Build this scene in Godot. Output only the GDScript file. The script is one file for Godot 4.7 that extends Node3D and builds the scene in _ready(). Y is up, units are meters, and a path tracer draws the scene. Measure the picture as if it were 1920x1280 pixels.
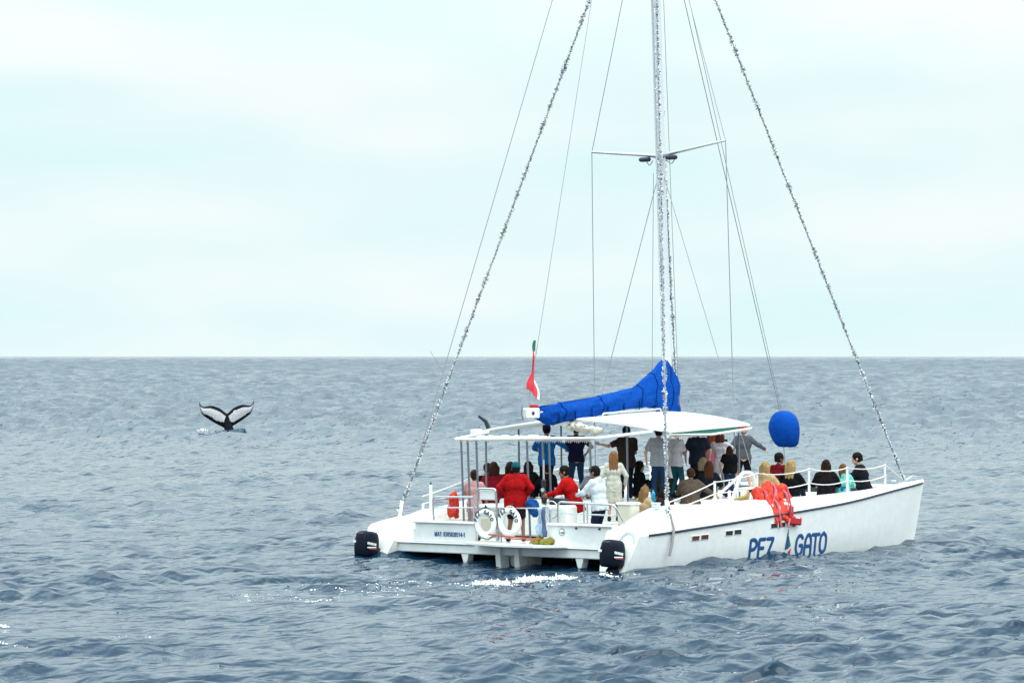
extends Node3D

# ---------------------------------------------------------------- shared state
var BOAT := Transform3D()
var boat: Node3D
var used := {}
var M := {}
var rng := RandomNumberGenerator.new()
var wrinkle := FastNoiseLite.new()
var heads := {}
const CAM_H := 4.8

func _ready():
	# camera
	var cam := Camera3D.new()
	cam.name = "camera"
	cam.fov = 14.59
	cam.near = 0.5
	cam.far = 90000.0
	cam.position = Vector3(0, CAM_H, 0)
	cam.rotation_degrees = Vector3(0.32, 0, 0)
	add_child(cam)
	cam.current = true
	# sky
	var we := WorldEnvironment.new()
	we.name = "world"
	var env := Environment.new()
	env.background_mode = Environment.BG_SKY
	env.sky = Sky.new()
	env.sky.sky_material = make_sky()
	env.tonemap_mode = Environment.TONE_MAPPER_LINEAR
	env.tonemap_exposure = 1.0
	env.sdfgi_enabled = true
	env.ssao_enabled = true
	env.ssil_enabled = true
	we.environment = env
	add_child(we)
	# veiled sun, from behind the camera on its right
	var sun := DirectionalLight3D.new()
	sun.name = "sun"
	sun.light_energy = 0.5
	sun.light_angular_distance = 40.0
	sun.light_color = Color(1.0, 0.97, 0.92)
	sun.shadow_enabled = true
	add_child(sun)
	sun.look_at_from_position(Vector3(22, 42, 20), Vector3.ZERO)

	rng.seed = 7
	wrinkle.seed = 3
	wrinkle.frequency = 5.0
	wrinkle.fractal_octaves = 2
	BOAT = Transform3D(Basis(Vector3.UP, deg_to_rad(-41)) * Basis(Vector3.BACK, deg_to_rad(1.0)), Vector3(-0.53, 0, -61.70))
	make_materials()
	make_sea()
	make_sea_floor()
	make_whale()
	make_boat()
	make_cargo()
	make_people()
	make_foam()

# ---------------------------------------------------------------- helpers
func numbered(called: String) -> String:
	var n: int = used.get(called, 0)
	used[called] = n + 1
	return called if n == 0 else "%s_%03d" % [called, n]

func nm(called: String, parent: Node) -> String:
	if parent == self:
		return numbered(called)
	var key := str(parent.get_instance_id()) + "/" + called
	var n: int = used.get(key, 0)
	used[key] = n + 1
	return called if n == 0 else "%s_%03d" % [called, n]

func obj(called: String, mesh, mat: Material, parent: Node = self) -> MeshInstance3D:
	var mi := MeshInstance3D.new()
	mi.name = nm(called, parent)
	mi.mesh = mesh.commit() if mesh is SurfaceTool else mesh
	if mat:
		mi.material_override = null
		for i in mi.mesh.get_surface_count():
			mi.set_surface_override_material(i, mat)
	parent.add_child(mi, true)
	return mi

func tag(o: Node, label: String, category := "", group := "", kind := ""):
	if label: o.set_meta("label", label)
	if category: o.set_meta("category", category)
	if group: o.set_meta("group", group)
	if kind: o.set_meta("kind", kind)
	return o

func thing(called: String, label: String, category: String, at: Transform3D, group := "") -> Node3D:
	var o := Node3D.new()
	o.name = numbered(called)
	o.transform = at
	add_child(o)
	tag(o, label, category, group)
	return o

func mat(c: Color, rough := 0.6, metal := 0.0, spec := 0.5) -> StandardMaterial3D:   # colour given linear
	var m := StandardMaterial3D.new()
	m.albedo_color = c.linear_to_srgb()
	m.roughness = rough
	m.metallic = metal
	m.metallic_specular = spec
	return m

func tool() -> SurfaceTool:
	var st := SurfaceTool.new()
	st.begin(Mesh.PRIMITIVE_TRIANGLES)
	return st

func fin(st: SurfaceTool) -> ArrayMesh:
	st.generate_normals()
	return st.commit()

func P(f: float, s: float, h: float) -> Vector3:      # forward, starboard, height -> the boat's own axes
	return Vector3(s, h, -f)

func quad(st: SurfaceTool, a: Vector3, b: Vector3, c: Vector3, d: Vector3):
	for v in [a, b, c, a, c, d]:
		st.add_vertex(v)

func tri(st: SurfaceTool, a: Vector3, b: Vector3, c: Vector3):
	st.add_vertex(a)
	st.add_vertex(b)
	st.add_vertex(c)

func frame_of(d: Vector3) -> Basis:
	d = d.normalized()
	var u := Vector3.UP if absf(d.y) < 0.95 else Vector3.RIGHT
	var x := u.cross(d).normalized()
	return Basis(x, d.cross(x), d)

func tube(st: SurfaceTool, pts: Array, r, n := 8, closed := false):
	st.set_smooth_group(1)
	var rings := []
	var count := pts.size()
	for i in count:
		var p: Vector3 = pts[i]
		var a: Vector3 = pts[(i - 1 + count) % count] if (closed or i > 0) else p
		var b: Vector3 = pts[(i + 1) % count] if (closed or i < count - 1) else p
		var bs := frame_of(b - a)
		var rr: float = r[i] if r is Array else r
		var ring := PackedVector3Array()
		for k in n:
			var t := TAU * k / n
			ring.append(p + (bs.x * cos(t) + bs.y * sin(t)) * rr)
		rings.append(ring)
	var last := count if closed else count - 1
	for i in last:
		var q: PackedVector3Array = rings[i]
		var w: PackedVector3Array = rings[(i + 1) % count]
		# keep rings aligned
		var shift := 0
		var best := 1e9
		for k in n:
			var dd := q[0].distance_squared_to(w[k])
			if dd < best:
				best = dd
				shift = k
		for k in n:
			quad(st, q[k], w[(k + shift) % n], w[(k + 1 + shift) % n], q[(k + 1) % n])
	if not closed:
		st.set_smooth_group(2)
		for e in [0, count - 1]:
			var q: PackedVector3Array = rings[e]
			for k in range(1, n - 1):
				tri(st, q[0], q[k], q[k + 1])

func rounded(pts: Array, r := 0.08, n := 4) -> Array:     # a polyline with its corners rounded
	var out := [pts[0]]
	for i in range(1, pts.size() - 1):
		var p: Vector3 = pts[i]
		var a: Vector3 = p + (pts[i - 1] - p).limit_length(r)
		var b: Vector3 = p + (pts[i + 1] - p).limit_length(r)
		for k in n + 1:
			var t := float(k) / n
			out.append(a.lerp(p, t).lerp(p.lerp(b, t), t))
	out.append(pts[-1])
	return out

func box(st: SurfaceTool, c: Vector3, size: Vector3, bev := 0.01, bs := Basis()):
	st.set_smooth_group(-1)
	var h := size / 2.0
	bev = minf(bev, minf(h.x, minf(h.y, h.z)) * 0.9)
	var v := {}
	for sx in [-1, 1]:
		for sy in [-1, 1]:
			for sz in [-1, 1]:
				var full := Vector3(sx * h.x, sy * h.y, sz * h.z)
				for ax in 3:
					var p := full - Vector3(sx, sy, sz) * bev
					p[ax] = full[ax]
					v[[sx, sy, sz, ax]] = c + bs * p
	for s in [-1, 1]:
		quad(st, v[[s, -1, -1, 0]], v[[s, 1, -1, 0]], v[[s, 1, 1, 0]], v[[s, -1, 1, 0]])
		quad(st, v[[-1, s, -1, 1]], v[[1, s, -1, 1]], v[[1, s, 1, 1]], v[[-1, s, 1, 1]])
		quad(st, v[[-1, -1, s, 2]], v[[1, -1, s, 2]], v[[1, 1, s, 2]], v[[-1, 1, s, 2]])
	for a in [-1, 1]:
		for b in [-1, 1]:
			quad(st, v[[a, b, -1, 0]], v[[a, b, 1, 0]], v[[a, b, 1, 1]], v[[a, b, -1, 1]])
			quad(st, v[[a, -1, b, 0]], v[[a, 1, b, 0]], v[[a, 1, b, 2]], v[[a, -1, b, 2]])
			quad(st, v[[-1, a, b, 1]], v[[1, a, b, 1]], v[[1, a, b, 2]], v[[-1, a, b, 2]])
			for d in [-1, 1]:
				tri(st, v[[a, b, d, 0]], v[[a, b, d, 1]], v[[a, b, d, 2]])

func bbox(called: String, m: Material, parent: Node, f0: float, f1: float, s0: float, s1: float, h0: float, h1: float, bev := 0.015) -> MeshInstance3D:
	var st := tool()
	box(st, P((f0 + f1) / 2, (s0 + s1) / 2, (h0 + h1) / 2), Vector3(absf(s1 - s0), absf(h1 - h0), absf(f1 - f0)), bev)
	return obj(called, fin(st), m, parent)

func btube(called: String, m: Material, parent: Node, pts: Array, r, n := 8, bend := 0.0) -> MeshInstance3D:
	var q := []
	for p in pts:
		q.append(P(p[0], p[1], p[2]))
	if bend > 0.0:
		q = rounded(q, bend)
	var st := tool()
	tube(st, q, r, n)
	return obj(called, fin(st), m, parent)

func skin(st: SurfaceTool, rings: Array, closed: bool, groups: Array):    # quads between successive rings; strip j of a ring gets groups[j]
	for i in rings.size() - 1:
		var a: PackedVector3Array = rings[i]
		var b: PackedVector3Array = rings[i + 1]
		var n := a.size()
		for j in (n if closed else n - 1):
			st.set_smooth_group(groups[j])
			var k := (j + 1) % n
			quad(st, a[j], b[j], b[k], a[k])

func prism(st: SurfaceTool, poly: PackedVector2Array, xf: Transform3D, depth: float):   # outline in the xy plane, extruded along z
	st.set_smooth_group(-1)
	var idx := Geometry2D.triangulate_polygon(poly)
	for z in [0.0, depth]:
		for i in idx:
			st.add_vertex(xf * Vector3(poly[i].x, poly[i].y, z))
	for i in poly.size():
		var a := poly[i]
		var b := poly[(i + 1) % poly.size()]
		quad(st, xf * Vector3(a.x, a.y, 0), xf * Vector3(b.x, b.y, 0), xf * Vector3(b.x, b.y, depth), xf * Vector3(a.x, a.y, depth))

func tab(t: Array, x: float) -> float:               # smooth table look-up
	if x <= t[0][0]:
		return t[0][1]
	for i in t.size() - 1:
		if x <= t[i + 1][0]:
			var a: float = t[maxi(i - 1, 0)][1]
			var d: float = t[mini(i + 2, t.size() - 1)][1]
			return cubic_interpolate(t[i][1], t[i + 1][1], a, d, (x - t[i][0]) / (t[i + 1][0] - t[i][0])) if t.size() > 3 else lerpf(t[i][1], t[i + 1][1], (x - t[i][0]) / (t[i + 1][0] - t[i][0]))
	return t[-1][1]

# implicit surface: capsules [0,a,b,ra,rb,flat], ellipsoids [1,c,r], cut-out ellipsoids [2,c,r], plane cuts [3,n,d] (keep n.p < d of what is there so far)
func nets(prims: Array, cell: float, k: float, rough := 0.0) -> ArrayMesh:
	var lo := Vector3.ONE * 1e9
	var hi := -lo
	for p in prims:
		if p[0] == 0:
			var rr: float = maxf(p[3], p[4])
			lo = lo.min(p[1] - Vector3.ONE * rr).min(p[2] - Vector3.ONE * rr)
			hi = hi.max(p[1] + Vector3.ONE * rr).max(p[2] + Vector3.ONE * rr)
		elif p[0] == 1:
			lo = lo.min(p[1] - p[2])
			hi = hi.max(p[1] + p[2])
	lo -= Vector3.ONE * (cell * 2 + k * 0.5)
	hi += Vector3.ONE * (cell * 2 + k * 0.5)
	var nx := int((hi.x - lo.x) / cell) + 2
	var ny := int((hi.y - lo.y) / cell) + 2
	var nz := int((hi.z - lo.z) / cell) + 2
	var g := PackedFloat32Array()
	g.resize(nx * ny * nz)
	g.fill(1.0)
	for p in prims:
		var kind: int = p[0]
		if kind == 3:
			var n: Vector3 = p[1]
			var off: float = p[2]
			for z in nz:
				for y in ny:
					var i := (z * ny + y) * nx
					var base := n.dot(lo + Vector3(0, y, z) * cell) - off
					for x in nx:
						var d := base + n.x * x * cell
						if d > g[i + x]:
							g[i + x] = d
			continue
		var plo: Vector3
		var phi: Vector3
		var pad := cell * 2 + k
		if kind == 0:
			var rr: float = maxf(p[3], p[4]) + pad
			plo = p[1].min(p[2]) - Vector3.ONE * rr
			phi = p[1].max(p[2]) + Vector3.ONE * rr
		else:
			plo = p[1] - p[2] - Vector3.ONE * pad
			phi = p[1] + p[2] + Vector3.ONE * pad
		var x0 := clampi(int((plo.x - lo.x) / cell), 0, nx - 1)
		var x1 := clampi(int((phi.x - lo.x) / cell) + 1, 0, nx)
		var y0 := clampi(int((plo.y - lo.y) / cell), 0, ny - 1)
		var y1 := clampi(int((phi.y - lo.y) / cell) + 1, 0, ny)
		var z0 := clampi(int((plo.z - lo.z) / cell), 0, nz - 1)
		var z1 := clampi(int((phi.z - lo.z) / cell) + 1, 0, nz)
		var a: Vector3 = p[1]
		var ab := Vector3.ZERO
		var inv := 0.0
		var ra := 0.0
		var dr := 0.0
		var flat := false
		var dir := Vector3.ZERO
		var r := Vector3.ONE
		var rm := 1.0
		if kind == 0:
			ab = p[2] - a
			inv = 1.0 / maxf(ab.length_squared(), 1e-9)
			ra = p[3]
			dr = p[4] - ra
			flat = p.size() > 5
			dir = ab.normalized()
		else:
			r = Vector3(1.0 / p[2].x, 1.0 / p[2].y, 1.0 / p[2].z)
			rm = minf(p[2].x, minf(p[2].y, p[2].z))
		for z in range(z0, z1):
			for y in range(y0, y1):
				var i := (z * ny + y) * nx
				var q := lo + Vector3(x0, y, z) * cell
				for x in range(x0, x1):
					var d: float
					if kind == 0:
						var w := q - a
						var t := clampf(w.dot(ab) * inv, 0.0, 1.0)
						d = (w - ab * t).length() - ra - dr * t
						if flat:
							d = maxf(d, (w - ab).dot(dir))
					else:
						var w := (q - a) * r
						var l := w.length()
						d = (l - 1.0) * rm if l < 1e-4 else l * (l - 1.0) / maxf((w * r).length(), 1e-6)
					var o := g[i + x]
					if kind == 2:
						if -d > o:
							g[i + x] = -d
					else:
						var hh := k - absf(o - d)
						g[i + x] = minf(o, d) if hh <= 0.0 else minf(o, d) - hh * hh / (4.0 * k)
					q.x += cell
	if rough > 0.0:
		for z in nz:
			for y in ny:
				var i := (z * ny + y) * nx
				for x in nx:
					if absf(g[i + x]) < cell * 2.5:
						g[i + x] += rough * wrinkle.get_noise_3d(lo.x + x * cell, (lo.y + y * cell) * 0.6, lo.z + z * cell)
	# one vertex in each cell that the surface crosses
	var at := PackedInt32Array()
	at.resize(nx * ny * nz)
	at.fill(-1)
	var verts := PackedVector3Array()
	var sy := nx
	var sz := nx * ny
	var offs := [0, 1, sy, sy + 1, sz, sz + 1, sz + sy, sz + sy + 1]
	var cor := [Vector3(0, 0, 0), Vector3(1, 0, 0), Vector3(0, 1, 0), Vector3(1, 1, 0), Vector3(0, 0, 1), Vector3(1, 0, 1), Vector3(0, 1, 1), Vector3(1, 1, 1)]
	var edges := [[0, 1], [2, 3], [4, 5], [6, 7], [0, 2], [1, 3], [4, 6], [5, 7], [0, 4], [1, 5], [2, 6], [3, 7]]
	var idx := PackedInt32Array()
	var cells := PackedInt32Array()
	for z in nz - 1:
		for y in ny - 1:
			var i := (z * ny + y) * nx
			for x in nx - 1:
				var c := i + x
				var v0 := g[c]
				if v0 > cell * 2.0 or v0 < -cell * 2.0:
					continue
				var neg := 0
				for o in offs:
					if g[c + o] < 0.0:
						neg += 1
				if neg == 0 or neg == 8:
					continue
				var sum := Vector3.ZERO
				var cnt := 0
				for e in edges:
					var ga := g[c + offs[e[0]]]
					var gb := g[c + offs[e[1]]]
					if (ga < 0.0) != (gb < 0.0):
						sum += cor[e[0]].lerp(cor[e[1]], ga / (ga - gb))
						cnt += 1
				at[c] = verts.size()
				cells.append(c)
				verts.append(lo + (Vector3(x, y, z) + sum / cnt) * cell)
	for c in cells:
		var s0 := g[c] < 0.0
		for ax in 3:
			var st: int = [1, sy, sz][ax]
			var u: int = [sy, sz, 1][ax]
			var w: int = [sz, 1, sy][ax]
			if s0 != (g[c + st] < 0.0):
				if c - u - w < 0:
					continue
				var q := [at[c], at[c - u], at[c - u - w], at[c - w]]
				if q[0] < 0 or q[1] < 0 or q[2] < 0 or q[3] < 0:
					continue
				if s0:
					q.reverse()
				idx.append_array([q[0], q[1], q[2], q[0], q[2], q[3]])
	var arr := []
	arr.resize(Mesh.ARRAY_MAX)
	arr[Mesh.ARRAY_VERTEX] = verts
	arr[Mesh.ARRAY_INDEX] = idx
	var nrm := PackedVector3Array()
	nrm.resize(verts.size())
	for t in range(0, idx.size(), 3):
		var n := (verts[idx[t + 2]] - verts[idx[t]]).cross(verts[idx[t + 1]] - verts[idx[t]])
		nrm[idx[t]] += n
		nrm[idx[t + 1]] += n
		nrm[idx[t + 2]] += n
	for i in nrm.size():
		nrm[i] = nrm[i].normalized()
	arr[Mesh.ARRAY_NORMAL] = nrm
	var me := ArrayMesh.new()
	if idx.size() > 0:
		me.add_surface_from_arrays(Mesh.PRIMITIVE_TRIANGLES, arr)
	return me

# ---------------------------------------------------------------- sky and materials
func make_sky() -> PanoramaSkyMaterial:
	var w := 1536
	var h := 768
	var a := FastNoiseLite.new()
	a.seed = 11
	a.frequency = 1.0
	a.fractal_octaves = 5
	a.fractal_gain = 0.55
	var b := FastNoiseLite.new()
	b.seed = 29
	b.frequency = 1.0
	b.fractal_octaves = 3
	var im := Image.create_empty(w, h, false, Image.FORMAT_RGBF)
	for y in h:
		var el := (0.5 - (y + 0.5) / h) * PI
		var up := maxf(sin(el), 0.0)
		for x in w:
			var c := Color(0.84, 0.97, 0.975)
			if el >= 0.0:
				var az := TAU * (x + 0.5) / w
				var d := Vector3(cos(az) * cos(el), sin(el), sin(az) * cos(el))
				# a cloud deck seen from below: long streaks towards the horizon
				var q := Vector3(d.x, d.y * 5.0, d.z) * 4.2
				var n := a.get_noise_3d(q.x, q.y, q.z) * 1.3 + b.get_noise_3d(q.x * 0.45, q.y * 0.8 + 7.0, q.z * 0.45) * 0.9
				var t := clampf(0.5 + n * 0.75, 0.0, 1.0)
				var lum := 1.0 + 3.0 * pow(maxf(up - 0.1, 0.0), 1.05)
				c = Color(0.73, 0.95, 0.965).lerp(Color(0.91, 0.98, 0.985), t)
				c = Color(c.r * lum, c.g * lum, c.b * lum)
			im.set_pixel(x, y, c)
	var sky := PanoramaSkyMaterial.new()
	sky.panorama = ImageTexture.create_from_image(im)
	return sky

func cloth_normal(freq: float, s: int) -> NoiseTexture2D:
	var n := FastNoiseLite.new()
	n.seed = s
	n.frequency = freq
	n.fractal_octaves = 4
	var t := NoiseTexture2D.new()
	t.width = 256
	t.height = 256
	t.seamless = true
	t.as_normal_map = true
	t.bump_strength = 6.0
	t.noise = n
	return t

func speckle(lo: Color, hi: Color, freq: float, s: int) -> NoiseTexture2D:
	var n := FastNoiseLite.new()
	n.seed = s
	n.frequency = freq
	n.fractal_octaves = 5
	var t := NoiseTexture2D.new()
	t.width = 256
	t.height = 256
	t.seamless = true
	t.noise = n
	var r := Gradient.new()
	r.set_color(0, lo.linear_to_srgb())
	r.set_color(1, hi.linear_to_srgb())
	t.color_ramp = r
	return t

func triplanar(m: StandardMaterial3D, scale: float) -> StandardMaterial3D:
	m.uv1_triplanar = true
	m.uv1_scale = Vector3.ONE * scale
	return m

func make_materials():
	var gel := triplanar(mat(Color(1, 1, 1), 0.28), 0.7)
	gel.albedo_texture = speckle(Color(0.74, 0.755, 0.75), Color(0.84, 0.85, 0.845), 0.02, 5)
	gel.clearcoat_enabled = true
	gel.clearcoat = 0.3
	gel.clearcoat_roughness = 0.15
	M.gel = gel
	var deck := triplanar(mat(Color(1, 1, 1), 0.75), 1.1)
	deck.albedo_texture = speckle(Color(0.6, 0.61, 0.59), Color(0.76, 0.77, 0.75), 0.03, 6)
	M.deck = deck
	M.beige = mat(Color(0.55, 0.52, 0.45), 0.7)
	M.steel = mat(Color(0.55, 0.57, 0.6), 0.25, 0.9)
	M.post = mat(Color(0.16, 0.18, 0.22), 0.35, 0.5)
	M.alu = mat(Color(0.62, 0.64, 0.67), 0.4, 0.6)
	M.wire = mat(Color(0.3, 0.32, 0.35), 0.45, 0.5)
	M.white = mat(Color(0.8, 0.81, 0.8), 0.45)
	M.rope = mat(Color(0.72, 0.68, 0.64), 0.85)
	M.black = mat(Color(0.012, 0.013, 0.016), 0.5)
	M.navy = mat(Color(0.012, 0.018, 0.04), 0.45)
	M.cowl = mat(Color(0.006, 0.009, 0.02), 0.45, 0.0, 0.2)
	M.red = mat(Color(0.5, 0.03, 0.025), 0.6)
	M.green = mat(Color(0.01, 0.16, 0.12), 0.7)
	M.letter = mat(Color(0.004, 0.07, 0.22), 0.5)
	M.arc = mat(Color(0.25, 0.42, 0.6), 0.5)
	M.glass = mat(Color(0.02, 0.018, 0.018), 0.08)
	M.brownglass = mat(Color(0.12, 0.03, 0.022), 0.1)
	M.yellow = mat(Color(0.2, 0.17, 0.02), 0.8)
	M.skin_dark = mat(Color(0.19, 0.09, 0.055), 0.55)
	M.hairs = {}
	var canvas := triplanar(mat(Color(1, 1, 1), 0.85, 0.0, 0.2), 1.0)
	canvas.albedo_texture = speckle(Color(0.0015, 0.042, 0.25), Color(0.0025, 0.075, 0.42), 0.03, 8)
	canvas.normal_enabled = true
	canvas.normal_texture = cloth_normal(0.02, 9)
	canvas.normal_scale = 0.6
	M.canvas = canvas
	var roof := triplanar(mat(Color(1, 1, 1), 0.6), 0.6)
	roof.albedo_texture = speckle(Color(0.72, 0.74, 0.71), Color(0.83, 0.84, 0.82), 0.02, 12)
	M.roof = roof
	var vest := triplanar(mat(Color(0.66, 0.03, 0.01), 0.65), 2.0)
	vest.normal_enabled = true
	vest.normal_texture = cloth_normal(0.03, 15)
	vest.normal_scale = 0.6
	M.vest = vest
	M.vest_dark = mat(Color(0.45, 0.012, 0.014), 0.7)
	M.strap = mat(Color(0.5, 0.12, 0.16), 0.7)
	var tinsel := StandardMaterial3D.new()
	tinsel.vertex_color_use_as_albedo = true
	tinsel.roughness = 0.35
	tinsel.metallic = 0.1
	M.tinsel = tinsel
	var whale := triplanar(mat(Color(1, 1, 1), 0.45, 0.0, 0.15), 0.6)
	whale.albedo_texture = speckle(Color(0.005, 0.006, 0.009), Color(0.014, 0.016, 0.02), 0.04, 21)
	M.whale = whale
	var patch := triplanar(mat(Color(1, 1, 1), 0.35), 0.9)
	patch.albedo_texture = speckle(Color(0.36, 0.34, 0.38), Color(0.72, 0.69, 0.72), 0.03, 22)
	M.whale_white = patch
	M.foam = mat(Color(0.82, 0.86, 0.87), 0.9)
	M.foam.transparency = BaseMaterial3D.TRANSPARENCY_ALPHA
	M.foam.albedo_color.a = 0.8

var cloths := {}
func cloth(c: Color) -> StandardMaterial3D:
	if not cloths.has(c):
		var m := triplanar(mat(c, 0.9, 0.0, 0.15), 1.6)
		if not M.has("cn"):
			M.cn = cloth_normal(0.025, 33)
		m.normal_enabled = true
		m.normal_texture = M.cn
		m.normal_scale = 1.2
		if not M.has("weave"):
			M.weave = speckle(Color(0.72, 0.72, 0.72), Color(1, 1, 1), 0.02, 72)
		m.albedo_texture = M.weave
		cloths[c] = m
	return cloths[c]

# ---------------------------------------------------------------- sea
var fre := PackedFloat32Array()
var fim := PackedFloat32Array()
var tileH := PackedFloat32Array()
var tileX := PackedFloat32Array()
var tileZ := PackedFloat32Array()
var gust := FastNoiseLite.new()
const TN := 512
const TL := 67.0

func fft2(n: int):       # inverse transform of fre, fim in place
	var bits := int(round(log(n) / log(2)))
	var rev := PackedInt32Array()
	rev.resize(n)
	for i in n:
		var r := 0
		for b in bits:
			if i & (1 << b):
				r |= 1 << (bits - 1 - b)
		rev[i] = r
	var cs := PackedFloat32Array()
	var sn := PackedFloat32Array()
	for i in n / 2:
		cs.append(cos(TAU * i / n))
		sn.append(sin(TAU * i / n))
	var ar := PackedFloat32Array()
	var ai := PackedFloat32Array()
	ar.resize(n)
	ai.resize(n)
	for dir in 2:
		var step := 1 if dir == 0 else n
		var line := n if dir == 0 else 1
		for l in n:
			var base := l * line
			for i in n:
				var j := base + rev[i] * step
				ar[i] = fre[j]
				ai[i] = fim[j]
			var half := 1
			while half < n:
				var jump := n / (half * 2)
				for k in half:
					var c := cs[k * jump]
					var s := sn[k * jump]
					var i := k
					while i < n:
						var o := i + half
						var xr := ar[o] * c - ai[o] * s
						var xi := ar[o] * s + ai[o] * c
						var yr := ar[i]
						var yi := ai[i]
						ar[o] = yr - xr
						ai[o] = yi - xi
						ar[i] = yr + xr
						ai[i] = yi + xi
						i += half * 2
				half *= 2
			for i in n:
				var j := base + i * step
				fre[j] = ar[i]
				fim[j] = ai[i]

func spectrum(n: int, L: float, peak: float, kmin: float, kmax: float, wind: float, sd: int) -> Array:
	var hr := PackedFloat32Array()
	var hi := PackedFloat32Array()
	hr.resize(n * n)
	hi.resize(n * n)
	var r := RandomNumberGenerator.new()
	r.seed = sd
	var kp := TAU / peak
	var wx := cos(wind)
	var wz := sin(wind)
	for z in n:
		var kz := TAU / L * (z if z < n / 2 else z - n)
		for x in n:
			var kx := TAU / L * (x if x < n / 2 else x - n)
			var k := sqrt(kx * kx + kz * kz)
			var g1 := r.randfn()
			var g2 := r.randfn()
			if k < kmin or k > kmax:
				continue
			var ct := (kx * wx + kz * wz) / k
			var e := exp(-1.25 * pow(kp / k, 2.0)) / pow(k, 3.75)
			var spread := 0.03 + pow(absf(ct), 7.0) * (1.0 if ct > 0.0 else 0.2)
			var a := sqrt(e * spread)
			hr[z * n + x] = a * g1
			hi[z * n + x] = a * g2
	return [hr, hi]

func herm(sp: Array, n: int) -> Array:      # make it the transform of a real field
	var hr: PackedFloat32Array = sp[0]
	var hi: PackedFloat32Array = sp[1]
	var orr := PackedFloat32Array()
	var oi := PackedFloat32Array()
	orr.resize(n * n)
	oi.resize(n * n)
	for z in n:
		var mz := (n - z) % n
		for x in n:
			var i := z * n + x
			var j := mz * n + (n - x) % n
			orr[i] = hr[i] + hr[j]
			oi[i] = hi[i] - hi[j]
	return [orr, oi]

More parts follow.
